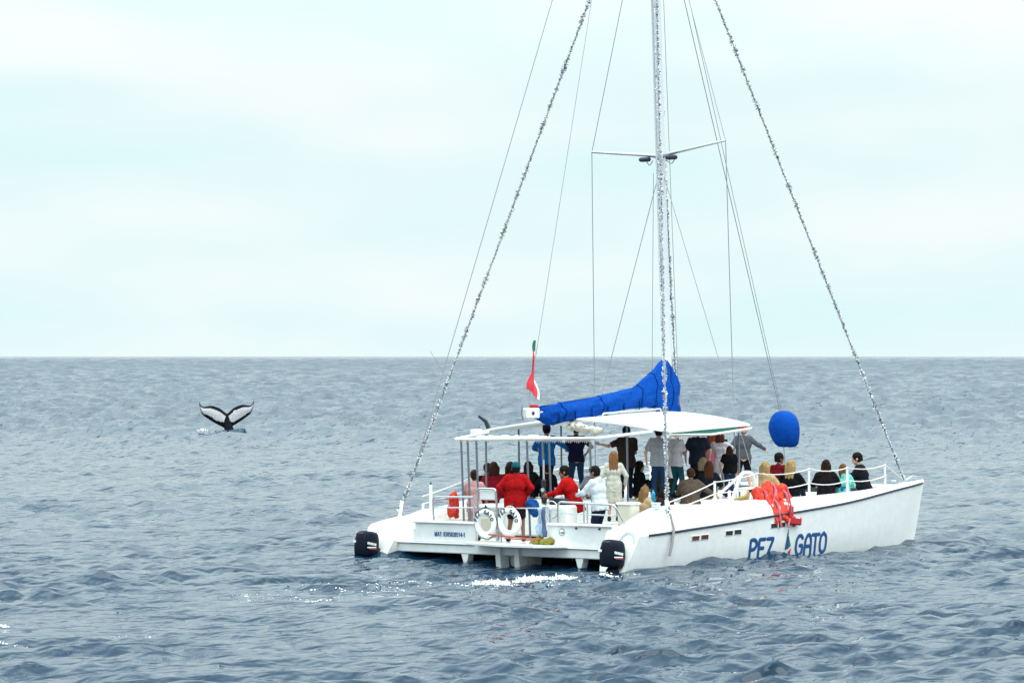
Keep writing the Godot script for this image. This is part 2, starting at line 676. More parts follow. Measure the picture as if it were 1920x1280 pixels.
func make_sea():
	gust.seed = 17
	gust.frequency = 1.0
	gust.fractal_octaves = 2
	var n := TN
	var sp := herm(spectrum(n, TL, 1.6, 0.3, TAU / 0.42, deg_to_rad(72), 5), n)
	var hr: PackedFloat32Array = sp[0]
	var hi: PackedFloat32Array = sp[1]
	fre.resize(n * n)
	fim.resize(n * n)
	# H + i*Dx in one go, then Dz
	for pass_no in 2:
		for z in n:
			var kz := float(z if z < n / 2 else z - n)
			for x in n:
				var kx := float(x if x < n / 2 else x - n)
				var k := maxf(sqrt(kx * kx + kz * kz), 1e-6)
				var i := z * n + x
				if pass_no == 0:
					var u := kx / k           # Dx^ = -i u H^ ; i*Dx^ = u H^
					fre[i] = hr[i] * (1.0 + u)
					fim[i] = hi[i] * (1.0 + u)
				else:
					var u := kz / k
					fre[i] = hi[i] * u
					fim[i] = -hr[i] * u
		fft2(n)
		if pass_no == 0:
			tileH = fre.duplicate()
			tileX = fim.duplicate()
		else:
			tileZ = fre.duplicate()
	var sq := 0.0
	for v in tileH:
		sq += v * v
	var sc := 0.058 / sqrt(sq / (n * n))
	for i in n * n:
		tileH[i] *= sc
		tileX[i] *= -sc * 0.95
		tileZ[i] *= -sc * 0.95
	# ripples as a normal map
	var m := 512
	var sp2 := herm(spectrum(m, 21.0, 1.2, TAU / 1.5, TAU / 0.09, deg_to_rad(58), 9), m)
	hr = sp2[0]
	hi = sp2[1]
	for z in m:
		var kz := float(z if z < m / 2 else z - m)
		for x in m:
			var kx := float(x if x < m / 2 else x - m)
			var i := z * m + x
			# Sx^ = i kx H^ ; Sz^ = i kz H^ ; Sx + i Sz
			fre[i] = -hi[i] * kx - hr[i] * kz
			fim[i] = hr[i] * kx - hi[i] * kz
	fft2(m)
	sq = 0.0
	for i in m * m:
		sq += fre[i] * fre[i] + fim[i] * fim[i]
	sc = 0.25 / sqrt(sq / (m * m))
	var im := Image.create_empty(m, m, false, Image.FORMAT_RGB8)
	for z in m:
		for x in m:
			var i := z * m + x
			var v := Vector3(-fre[i] * sc, fim[i] * sc, 1.0).normalized()
			im.set_pixel(x, z, Color(v.x * 0.5 + 0.5, v.y * 0.5 + 0.5, v.z * 0.5 + 0.5))
	var water := mat(Color(0.005, 0.028, 0.060), 0.04, 0.0, 0.36)
	water.normal_enabled = true
	water.normal_texture = ImageTexture.create_from_image(im)
	water.normal_scale = 1.0
	# the sheet: fine before the camera, coarse all round, out to the horizon
	var verts := PackedVector3Array()
	var uvs := PackedVector2Array()
	var idx := PackedInt32Array()
	var rows := PackedFloat32Array()
	var y := 690.0
	while y > 230.0:
		rows.append(24000.0 / y)
		y -= 1.35
	var fine := rows.size()
	var far := FastNoiseLite.new()
	far.seed = 61
	far.frequency = 1.0
	far.fractal_octaves = 3
	while y > 1.2:          # beyond 160 m the sheet follows each wave by its foot and its crest
		rows.append(24000.0 / y)
		rows.append(24000.0 / y + 0.2)
		y -= 1.6 if y > 100.0 else (1.0 if y > 20.0 else 0.5)
	rows.append(20100.0)
	rows.append(80000.0)
	var cols := 640
	var row := 0
	for d in rows:
		for c in cols + 1:
			var x := (float(c) / cols - 0.5) * 0.56 * d
			var v := sea_at(x, -d)
			if row >= fine and d < 20000.0:
				var grow := smoothstep(85.0, 200.0, d)
				var run := minf(0.55, d * d * 2.0e-5) * (1.0 + 0.6 * grow * far.get_noise_2d(x / 9.0, row * 3.1))
				if (row - fine) % 2 == 1:
					v = sea_at(x, -rows[row - 1]) + Vector3(0, grow * run * (lerpf(0.38, 0.52, smoothstep(300.0, 1200.0, d)) + lerpf(0.62, 0.4, smoothstep(300.0, 1200.0, d)) * far.get_noise_2d(x / (1.5 + d * 0.008), row * 1.7)), -run)
			verts.append(v)
			uvs.append(Vector2(x, -d) / 21.0)
		row += 1
	for r in rows.size() - 1:
		for c in cols:
			var a := r * (cols + 1) + c
			idx.append_array([a, a + cols + 1, a + cols + 2, a, a + cols + 2, a + 1])
	# round the sides and behind, in rings
	var radii := [1.0, 12.0, 34.783, 60.0, 120.0, 400.0, 2000.0, 12000.0, 80000.0]
	var first := verts.size()
	var th0 := atan(0.28)
	for r in radii:
		for c in 49:
			var t: float = th0 + (TAU - 2 * th0) * c / 48.0
			var dd: float = r / cos(th0) if r > 34.0 else r
			var v := Vector3(sin(t) * dd, 0, -cos(t) * dd)
			verts.append(v)
			uvs.append(Vector2(v.x, v.z) / 21.0)
	for r in radii.size() - 1:
		for c in 48:
			var a := first + r * 49 + c
			idx.append_array([a, a + 49, a + 50, a, a + 50, a + 1])
	# and the near wedge below the frame
	first = verts.size()
	for p in [Vector2(-0.28, 1), Vector2(0.28, 1), Vector2(-9.74, 34.783), Vector2(9.74, 34.783)]:
		verts.append(Vector3(p.x, 0, -p.y))
		uvs.append(Vector2(p.x, -p.y) / 21.0)
	idx.append_array([first, first + 2, first + 3, first, first + 3, first + 1])
	var nrm := PackedVector3Array()
	nrm.resize(verts.size())
	for t in range(0, idx.size(), 3):
		var nn := (verts[idx[t + 2]] - verts[idx[t]]).cross(verts[idx[t + 1]] - verts[idx[t]])
		if nn.y < 0.0:
			nn = -nn
		nrm[idx[t]] += nn
		nrm[idx[t + 1]] += nn
		nrm[idx[t + 2]] += nn
	for i in nrm.size():
		nrm[i] = nrm[i].normalized()
	var arr := []
	arr.resize(Mesh.ARRAY_MAX)
	arr[Mesh.ARRAY_VERTEX] = verts
	arr[Mesh.ARRAY_NORMAL] = nrm
	arr[Mesh.ARRAY_TEX_UV] = uvs
	arr[Mesh.ARRAY_INDEX] = idx
	var me := ArrayMesh.new()
	me.add_surface_from_arrays(Mesh.PRIMITIVE_TRIANGLES, arr)
	tag(obj("sea", me, water), "choppy grey blue sea reaching to the horizon", "sea", "", "structure")

func make_sea_floor():
	var pm := PlaneMesh.new()
	pm.size = Vector2(6000, 6000)
	var o := obj("sea_floor", pm, mat(Color(0.03, 0.06, 0.07), 0.9))
	o.position = Vector3(0, -9, -2500)
	tag(o, "dark sand bottom far below the waves", "", "", "structure")

func sea_at(x: float, z: float) -> Vector3:
	var u := fposmod((x + 31.0) / TL, 1.0) * TN
	var w := fposmod((z + 12.0) / TL, 1.0) * TN
	var i := int(u) % TN
	var j := int(w) % TN
	var fu := u - floorf(u)
	var fw := w - floorf(w)
	var i2 := (i + 1) % TN
	var a := j * TN
	var b := ((j + 1) % TN) * TN
	var w00 := (1 - fu) * (1 - fw)
	var w10 := fu * (1 - fw)
	var w01 := (1 - fu) * fw
	var w11 := fu * fw
	var h := tileH[a + i] * w00 + tileH[a + i2] * w10 + tileH[b + i] * w01 + tileH[b + i2] * w11
	var dx := tileX[a + i] * w00 + tileX[a + i2] * w10 + tileX[b + i] * w01 + tileX[b + i2] * w11
	var dz := tileZ[a + i] * w00 + tileZ[a + i2] * w10 + tileZ[b + i] * w01 + tileZ[b + i2] * w11
	var f := 1.0 if z > -2000.0 else 0.0
	# gusts: livelier and calmer patches, and the flattened water of the wake
	var e := clampf(0.95 + 1.1 * gust.get_noise_2d(x / 13.0, z / 8.0), 0.55, 1.12)
	if z > -56.5 and z < -36.0:
		var wx := lerpf(-1.6, -11.5, (-56.5 - z) / -12.0)
		e *= 1.0 - 0.6 * exp(-pow((x - wx) / 2.4, 2.0)) * smoothstep(-56.5, -54.5, z)
	h *= e
	dx *= 0.5
	dz *= 0.5
	h += 0.07 * cos(x * 0.55 + z * 0.25 + 12.24) + 0.03 * sin(x * -0.33 + z * 0.47)
	return Vector3(x + dx * f, h * f, z + dz * f)

# ---------------------------------------------------------------- whale
func make_whale():
	var at := Transform3D(Basis(Vector3.UP, deg_to_rad(6)), Vector3(-17.75, 0.13, -166.0))
	var o := thing("humpback_whale", "black humpback whale tail with two white patches raised from the water", "whale", at)
	# outline of one fluke, leading edge below, trailing edge above; x outward, y up
	var lead := [[0.0, 0.1], [0.3, 0.27], [0.62, 0.44], [1.1, 0.75], [1.52, 1.12], [1.68, 1.86]]
	var trail := [[0.0, 1.08], [0.15, 1.18], [0.45, 1.42], [0.93, 1.58], [1.45, 1.53], [1.68, 1.88]]
	var st := tool()
	var patches := []
	for side in [-1.0, 1.0]:
		var wh := tool()
		patches.append(wh)
		var n := 26
		var m := 10
		var rows := []
		var back := []
		for i in n + 1:
			var t := float(i) / n
			var a := Vector2(tab(curve(lead, 0), t), tab(curve(lead, 1), t))
			var b := Vector2(tab(curve(trail, 0), t), tab(curve(trail, 1), t))
			var r := PackedVector3Array()
			var q := PackedVector3Array()
			for j in m + 1:
				var u := float(j) / m
				var p := a.lerp(b, u)
				var th := 0.10 * (1.0 - 0.75 * t) * sqrt(maxf(0.0, sin(PI * clampf(pow(u, 0.7), 0, 1))))
				var bend := 0.35 * t * t + 0.10 * sin(u * 3.0) * t
				var lift := 0.10 * t if side > 0 else 0.0
				r.append(Vector3(p.x * side * (1.0 if side > 0 else 1.04), p.y + lift + 0.02, th + bend))
				q.append(Vector3(p.x * side * (1.0 if side > 0 else 1.04), p.y + lift + 0.02, -th + bend))
			rows.append(r)
			back.append(q)
		var g := []
		for j in m:
			g.append(1)
		skin(st, rows, false, g)
		skin(st, back, false, g)
		# the white underside patch lies just proud of the skin, with a ragged edge
		for i in range(1, n):
			for j in m * 2:
				var t := (i + 0.5) / n
				var u := (j + 0.5) / (m * 2)
				var e := wrinkle.get_noise_3d(t * 0.9, u * 0.5, side)
				if t < 0.07 or t > 0.88 + e * 0.03 or u < 0.22 + e * 0.04 + (0.24 * maxf(0.0, 0.3 - t) / 0.2) or u > 0.81 + e * 0.04 - (0.3 * maxf(0.0, t - 0.7)):
					continue
				var c := []
				for k in [[0, 0], [1, 0], [1, 1], [0, 1]]:
					var jj: float = (j + k[1]) * 0.5
					var j0 := mini(int(jj), m - 1)
					var v: Vector3 = rows[i + k[0]][j0].lerp(rows[i + k[0]][j0 + 1], jj - j0)
					c.append(v + Vector3(0, 0, 0.008))
				wh.set_smooth_group(1)
				quad(wh, c[0], c[1], c[2], c[3])
	# the stock of the tail going down into the sea
	var rings := []
	for i in 9:
		var t := i / 8.0
		var y := lerpf(-1.2, 0.95, t)
		var rx := lerpf(0.42, 0.26, smoothstep(0.0, 0.9, t)) * (1.0 if t < 0.9 else 0.45)
		var rz := lerpf(0.42, 0.10, t)
		var r := PackedVector3Array()
		for k in 16:
			var a := TAU * k / 16
			r.append(Vector3(cos(a) * rx + 0.26 * (1.0 - smoothstep(-0.6, 0.8, y)), y, sin(a) * rz + 0.02))
		rings.append(r)
	var gg := []
	for k in 16:
		gg.append(2)
	skin(st, rings, true, gg)
	obj("body", fin(st), M.whale, o)
	for wp in patches:
		obj("white_patch", fin(wp), M.whale_white, o)

func curve(pts: Array, c: int) -> Array:
	var out := []
	for i in pts.size():
		out.append([float(i) / (pts.size() - 1), pts[i][c]])
	return out

# ---------------------------------------------------------------- the catamaran
const HC := 3.82
const T_W := [[0.0, 0.36], [2.0, 0.48], [5.0, 0.56], [8.0, 0.5], [10.0, 0.33], [11.4, 0.14], [12.1, 0.015]]
const T_WS := [[0.0, 0.5], [2.0, 0.62], [5.0, 0.66], [8.0, 0.61], [10.0, 0.47], [11.3, 0.27], [12.1, 0.05]]
const T_HS := [[0.0, 0.74], [1.9, 0.82], [5.0, 0.98], [8.4, 1.17], [12.1, 1.48]]
const T_HT := [[0.0, 0.88], [0.7, 1.0], [1.9, 1.31], [4.8, 1.37], [7.4, 1.37], [9.6, 1.42], [11.0, 1.51], [12.1, 1.57]]

func hull_ring(f: float, side: float) -> PackedVector3Array:
	var w := tab(T_W, f)
	var ws := tab(T_WS, f)
	var hs := tab(T_HS, f)
	var ht := tab(T_HT, f) - (0.2 * smoothstep(0.4, 1.6, f) * (1.0 - smoothstep(2.2, 4.5, f)) if side < 0 else 0.0)
	var hc := HC if side > 0 else 3.52
	var drop := 0.17 * smoothstep(3.0, 4.0, f) * (1.0 - smoothstep(10.6, 11.6, f))
	var prof := [[0.0, -0.45], [0.75 * w, -0.25], [w, 0.0], [lerpf(w, ws, 0.62), 0.45 * hs], [ws, hs], [ws * 0.97, hs + 0.02], [ws * 0.86, lerpf(hs, ht, 0.6)], [ws * 0.68, ht - 0.03], [ws * 0.48, ht], [ws * 0.22, ht - 0.02], [ws * 0.05, ht - 0.03 - drop], [-ws * 0.9, ht - 0.03 - drop], [-ws * 0.93, 0.45], [-w, 0.0], [-0.75 * w, -0.25]]
	var r := PackedVector3Array()
	for p in prof:
		var x: float = p[0]
		var h: float = p[1]
		var ff := f + (0.42 * h / 0.9 - 0.2) * (1.0 - smoothstep(0.0, 1.3, f)) + 0.46 * (h / 1.5) * smoothstep(9.5, 12.1, f)
		r.append(P(ff, side * (hc + x), h))
	return r

func hull_side(f: float, h: float) -> Array:      # a point on the starboard outer side and its facing
	var q := []
	for d in [[0.0, 0.0], [0.02, 0.0], [0.0, 0.02]]:
		var ff: float = f + d[0]
		var hh: float = h + d[1]
		var w := tab(T_W, ff)
		var ws := tab(T_WS, ff)
		var hs := tab(T_HS, ff)
		var mid := 0.45 * hs
		var x := lerpf(w, lerpf(w, ws, 0.62), hh / mid) if hh < mid else lerpf(lerpf(w, ws, 0.62), ws, (hh - mid) / (hs - mid))
		q.append(P(ff, HC + x, hh))
	var fw: Vector3 = (q[1] - q[0]).normalized()
	var up: Vector3 = (q[2] - q[0]).normalized()
	var n := fw.cross(up).normalized()
	return [q[0], Basis(fw, n.cross(fw), n)]

func make_boat():
	boat = thing("catamaran", "white whale watching catamaran with blue sail cover and passengers aboard", "catamaran", BOAT)
	# hulls
	for side in [1.0, -1.0]:
		var st := tool()
		var rings := []
		var n := 40
		for i in n + 1:
			rings.append(hull_ring(12.1 * pow(float(i) / n, 0.9), side))
		skin(st, rings, true, [1, 1, 1, 1, 2, 3, 3, 3, 3, 3, 3, 4, 5, 1, 1])
		st.set_smooth_group(-1)
		for e in [0, n]:
			var q: PackedVector3Array = rings[e]
			var c := Vector3.ZERO
			for v in q:
				c += v
			c /= q.size()
			for k in q.size():
				tri(st, c, q[k], q[(k + 1) % q.size()])
		var hull := obj("hull", fin(st), M.gel, boat)
		# dark rubbing strake
		var pts := []
		for i in 41:
			var f := lerpf(0.35, 12.0, i / 40.0)
			var r := hull_ring(f, side)
			pts.append(r[4] + Vector3(side * 0.012, 0.0, 0))
		st = tool()
		tube(st, pts, 0.028, 6)
		obj("rubbing_strake", fin(st), M.navy, hull)
		var hc := HC if side > 0 else 3.52
		# anchor fittings at the stem
		btube("bow_roller", M.steel, hull, [[11.8, side * hc, 1.58], [12.1, side * hc, 1.66], [12.3, side * hc, 1.63]], 0.03, 6)
		st = tool()
		box(st, P(11.3, side * hc, 1.56), Vector3(0.16, 0.06, 0.22), 0.02)
		obj("cleat", fin(st), M.steel, hull)
		if side > 0:
			starboard_marks(hull)
	# bridge deck between the hulls
	bbox("bridge_deck", M.gel, boat, 3.4, 9.7, -2.8, 2.8, 0.42, 1.33, 0.05)
	for sd in [-1.0, 1.0]:
		bbox("side_deck", M.deck, boat, 3.4, 9.9, sd * 2.79, sd * 3.5, 0.42, 1.165, 0.02)
	bbox("cockpit_sole", M.deck, boat, 0.62, 3.42, -3.3, 3.3, 0.31, 0.38)
	bbox("tunnel_roof", M.gel, boat, 0.36, 3.5, -3.2, 3.2, 0.21, 0.305, 0.02)
	bbox("cockpit_bench", M.beige, boat, 0.9, 3.38, 2.45, 3.3, 0.385, 0.87, 0.04)
	bbox("cockpit_bench", M.beige, boat, 0.95, 3.38, -3.3, -2.6, 0.385, 0.9, 0.04)
	bbox("step", M.deck, boat, 2.2, 3.38, 0.7, 2.2, 0.385, 0.9, 0.03)
	# front beam and net
	btube("crossbeam", M.alu, boat, [[11.55, -3.7, 1.38], [11.55, 3.7, 1.38]], 0.09, 12)
	var net := tool()
	for i in 45:
		var s := lerpf(-3.3, 3.3, i / 44.0)
		tube(net, [P(9.68, s, 1.28), P(11.5, s, 1.36)], 0.007, 3)
	for i in 13:
		var f := lerpf(9.7, 11.45, i / 12.0)
		tube(net, [P(f, -3.3, lerpf(1.28, 1.36, i / 12.0)), P(f, 3.3, lerpf(1.28, 1.36, i / 12.0))], 0.007, 3)
	tag(obj("trampoline_net", fin(net), M.black, boat), "", "", "", "stuff")
	# stern walls, each with a capping rail
	for w in [[-2.55, -0.62, 0.92], [1.62, 3.5, 0.95]]:
		var wall := bbox("stern_wall", M.gel, boat, 0.22, 0.34, w[0], w[1], 0.44, w[2], 0.02)
		bbox("capping", M.white, wall, 0.16, 0.42, w[0] - 0.02, w[1] + 0.02, w[2] - 0.035, w[2] + 0.02, 0.02)
		bbox("moulding", M.gel, wall, 0.14, 0.30, w[0] - 0.65 * float(w[0] < 0), w[1], 0.405, 0.438, 0.012)
		if w[0] < 0:
			lettering("lettering", "MAT: 0305020514-1", 0.105, 0.74, M.letter, wall, Transform3D(Basis(), P(0.217, -1.42, 0.635)))
		else:
			var bl := tool()
			tube(bl, [P(0.23, 2.03, 0.78), P(0.20, 2.03, 0.78)], [0.09, 0.085], 16)
			tube(bl, [P(0.205, 2.03, 0.78), P(0.17, 2.03, 0.78), P(0.14, 2.03, 0.78)], [0.075, 0.06, 0.02], 16)
			obj("vent_cowl", fin(bl), M.steel, wall)
			for s in [2.42, 3.1]:
				bbox("drain", M.black, wall, 0.205, 0.225, s, s + 0.06, 0.85, 0.895, 0.004)
	bbox("recess_wall", M.gel, boat, 0.85, 0.95, -3.35, -2.5, 0.42, 0.78, 0.02)
	bbox("recess_wall", M.gel, boat, 0.2, 0.9, -2.6, -2.52, 0.44, 0.76, 0.02)
	bbox("stern_beam", M.gel, boat, 0.2, 0.46, -3.4, 3.4, 0.19, 0.40, 0.02)
	for s in [-0.95, 2.53]:
		var st := tool()
		prism(st, PackedVector2Array([Vector2(-0.13, 0.0), Vector2(0.13, 0.0), Vector2(0.055, -0.26), Vector2(-0.045, -0.26)]), Transform3D(Basis(), P(0.42, s, 0.24)), 0.2)
		obj("strut", fin(st), M.gel, boat)
	# boarding platform, undercut below, on a pod with two pale fins
	var pl := tool()
	var top := [P(0.6, -0.62, 0.5), P(-0.3, -0.45, 0.5), P(-0.6, 0.75, 0.5), P(-0.6, 1.85, 0.5), P(0.6, 2.5, 0.46)]
	var rim := []
	var low := []
	for v in top:
		rim.append(v - Vector3(0, 0.045, 0))
	low = [P(0.59, -0.6, 0.42), P(0.28, -0.2, 0.36), P(0.27, 0.75, 0.34), P(0.27, 1.6, 0.34), P(0.59, 2.4, 0.40)]
	pl.set_smooth_group(-1)
	for i in 4:
		quad(pl, top[i], top[i + 1], rim[i + 1], rim[i])
		quad(pl, rim[i], rim[i + 1], low[i + 1], low[i])
	for i in range(1, 4):
		tri(pl, top[0], top[i], top[i + 1])
		tri(pl, low[0], low[i], low[i + 1])
	quad(pl, top[0], top[4], low[4], low[0])
	obj("boarding_platform", fin(pl), M.gel, boat)
	var pod := tool()
	prism(pod, PackedVector2Array([Vector2(-0.34, 0.36), Vector2(0.36, 0.36), Vector2(0.3, -0.3), Vector2(-0.2, -0.3)]), Transform3D(Basis(), P(0.9, 0.5, 0.0)), 0.42)
	var podo := obj("pod", fin(pod), M.gel, boat)
	for s in [0.17, 0.74]:
		var st := tool()
		prism(st, PackedVector2Array([Vector2(-0.075, 0.38), Vector2(0.075, 0.38), Vector2(0.12, -0.3), Vector2(-0.02, -0.3)]), Transform3D(Basis(), P(0.4, s, 0.0)), 0.3)
		obj("fin", fin(st), M.white, podo)
	# outboard motors
	outboard(-0.42, -3.52)
	outboard(-0.36, 3.97)
	make_roof()
	make_rails()
	make_rig()
	# helm
	var con := bbox("helm_console", M.white, boat, 0.75, 1.15, 0.95, 1.75, 0.5, 1.35, 0.05)
	var wheel := tool()
	var wp := []
	for i in 20:
		var a := TAU * i / 20
		wp.append(P(0.66, 1.35 + 0.2 * cos(a), 1.25 + 0.2 * sin(a)))
	tube(wheel, wp, 0.016, 6, true)
	for i in 3:
		var a := TAU * i / 3
		tube(wheel, [P(0.68, 1.35, 1.25), P(0.66, 1.35 + 0.2 * cos(a), 1.25 + 0.2 * sin(a))], 0.01, 5)
	obj("steering_wheel", fin(wheel), M.steel, con)
	bbox("instrument_box", M.black, con, 0.85, 1.05, 1.1, 1.6, 1.352, 1.5, 0.03)
	# helm seat: cushion on a pedestal, tube-framed back
	var seat := bbox("helm_seat", M.white, boat, 0.3, 0.72, -0.62, 0.26, 1.24, 1.36, 0.05)
	btube("pedestal", M.steel, seat, [[0.6, -0.25, 0.5], [0.6, -0.25, 1.24]], 0.05, 10)
	btube("back_frame", M.steel, seat, [[0.3, -0.58, 1.22], [0.27, -0.58, 1.72], [0.27, 0.0, 1.72], [0.3, 0.0, 1.22]], 0.028, 8, 0.09)
	bbox("backrest", M.white, seat, 0.29, 0.34, -0.54, -0.04, 1.46, 1.69, 0.02)
	# light staff and locker
	bbox("stern_light_staff", M.white, boat, 1.1, 1.17, -2.9, -2.82, 1.0, 1.75, 0.02)
	bbox("stern_light", M.green, boat, 1.105, 1.165, -2.89, -2.83, 1.75, 1.82, 0.02)
	bbox("cockpit_locker", M.beige, boat, 1.25, 1.6, 2.8, 3.22, 0.875, 1.36, 0.04)
	bbox("locker_lid", M.white, boat, 1.23, 1.62, 2.78, 3.24, 1.362, 1.42, 0.03)

func lettering(called: String, text: String, height: float, squeeze: float, m: Material, parent: Node, xf: Transform3D) -> MeshInstance3D:
	var f := SystemFont.new()
	f.font_names = PackedStringArray(["Droid Sans"])
	f.font_weight = 700
	var t := TextMesh.new()
	t.text = text
	t.font = f
	t.font_size = 48
	t.pixel_size = height / (48.0 * 0.714)
	t.depth = 0.012
	var mi := obj(called, t, m, parent)
	mi.transform = xf * Transform3D(Basis.from_scale(Vector3(squeeze, 1, 1)), Vector3.ZERO)
	return mi

func starboard_marks(hull: Node3D):
	# the name, letter by letter on the curve of the side
	var spots := [["P", 4.29], ["E", 4.62], ["Z", 4.95], ["G", 6.17], ["A", 6.54], ["T", 6.86], ["O", 7.20]]
	for l in spots:
		var q := hull_side(l[1], 0.235)
		stroke_letter(l[0], hull, Transform3D(q[1], q[0] + q[1].z * 0.004))
	# a little sailing boat over a fish, between the words
	var q := hull_side(5.6, 0.3)
	var xf := Transform3D(q[1], q[0] + q[1].z * 0.004)
	var st := tool()
	prism(st, PackedVector2Array([Vector2(-0.03, -0.15), Vector2(0.05, 0.36), Vector2(0.09, -0.12)]), xf, 0.012)
	obj("painted_sail", fin(st), M.letter, hull)
	st = tool()
	prism(st, PackedVector2Array([Vector2(0.1, -0.12), Vector2(0.08, 0.18), Vector2(0.2, -0.06)]), xf, 0.012)
	obj("painted_sail", fin(st), M.green, hull)
	st = tool()
	var fish := PackedVector2Array()
	for i in 14:
		var a := TAU * i / 14
		fish.append(Vector2(-0.08 + 0.11 * cos(a), -0.26 + 0.075 * sin(a)))
	prism(st, fish, xf, 0.012)
	obj("painted_fish", fin(st), mat(Color(0.2, 0.36, 0.36), 0.6), hull)
	st = tool()
	prism(st, PackedVector2Array([Vector2(0.1, -0.2), Vector2(0.22, -0.13), Vector2(0.2, -0.26)]), xf, 0.012)
	obj("painted_tail", fin(st), M.red, hull)
	# portlights in pairs
	var pl := [[2.07, 0.61, M.brownglass], [2.40, 0.62, M.brownglass], [3.31, 0.665, M.glass], [3.64, 0.675, M.glass], [5.07, 0.75, M.glass], [5.38, 0.76, M.glass]]
	for p in pl:
		q = hull_side(p[0], p[1])
		st = tool()
		box(st, q[0] + q[1].z * 0.004, Vector3(0.30, 0.135, 0.02), 0.012, q[1])
		var fr := obj("portlight", fin(st), M.white, hull)
		st = tool()
		box(st, q[0] + q[1].z * 0.01, Vector3(0.27, 0.11, 0.02), 0.01, q[1])
		obj("pane", fin(st), p[2], fr)
	# blue arcs on the transom corner
	for a in 2:
		var pts := []
		for i in 13:
			var t := lerpf(0.15, PI * 0.95, i / 12.0)
			var h := 0.55 + (0.24 + 0.035 * a) * sin(t)
			pts.append(P(0.42 * h / 0.9 - 0.208, 4.02 + (0.2 + 0.03 * a) * cos(t), h))
		st = tool()
		tube(st, pts, 0.006, 5)
		obj("painted_arc", fin(st), M.arc, hull)

func stroke_letter(ch: String, parent: Node, xf: Transform3D):     # brush lettering: round-ended strokes of one weight
	var lines := {
		"P": [[[-0.1, -0.24], [-0.1, 0.2], [0.02, 0.21], [0.1, 0.16], [0.11, 0.07], [0.04, 0.0], [-0.08, -0.01]]],
		"E": [[[0.1, 0.2], [-0.09, 0.2], [-0.1, -0.22], [0.1, -0.22]], [[-0.09, 0.01], [0.06, 0.01]]],
		"Z": [[[-0.1, 0.2], [0.11, 0.2], [-0.1, -0.22], [0.11, -0.22]]],
		"G": [[[0.11, 0.15], [0.05, 0.21], [-0.05, 0.2], [-0.11, 0.1], [-0.12, -0.08], [-0.06, -0.2], [0.03, -0.22], [0.11, -0.16], [0.12, -0.01], [0.02, -0.01]]],
		"A": [[[-0.12, -0.23], [-0.1, 0.1], [-0.03, 0.21], [0.04, 0.21], [0.11, 0.1], [0.12, -0.23]], [[-0.1, -0.04], [0.11, -0.04]]],
		"T": [[[-0.13, 0.2], [0.13, 0.2]], [[0.0, 0.2], [0.0, -0.23]]],
		"O": [[[0.0, 0.22], [-0.1, 0.15], [-0.12, 0.0], [-0.1, -0.15], [0.0, -0.22], [0.1, -0.15], [0.12, 0.0], [0.1, 0.15], [0.0, 0.22]]]}
	var pr := []
	for l in lines[ch]:
		var pts := []
		for p in l:
			pts.append(Vector3(p[0] * 1.15, p[1] * 1.1, 0.0))
		if l.size() > 2:
			pts = rounded(pts, 0.035, 2)
		for i in pts.size() - 1:
			pr.append([0, pts[i], pts[i + 1], 0.047, 0.047])
	var mi := obj("letter", nets(pr, 0.012, 0.004), M.letter, parent)
	mi.transform = xf * Transform3D(Basis.from_scale(Vector3(1, 1, 0.22)), Vector3.ZERO)

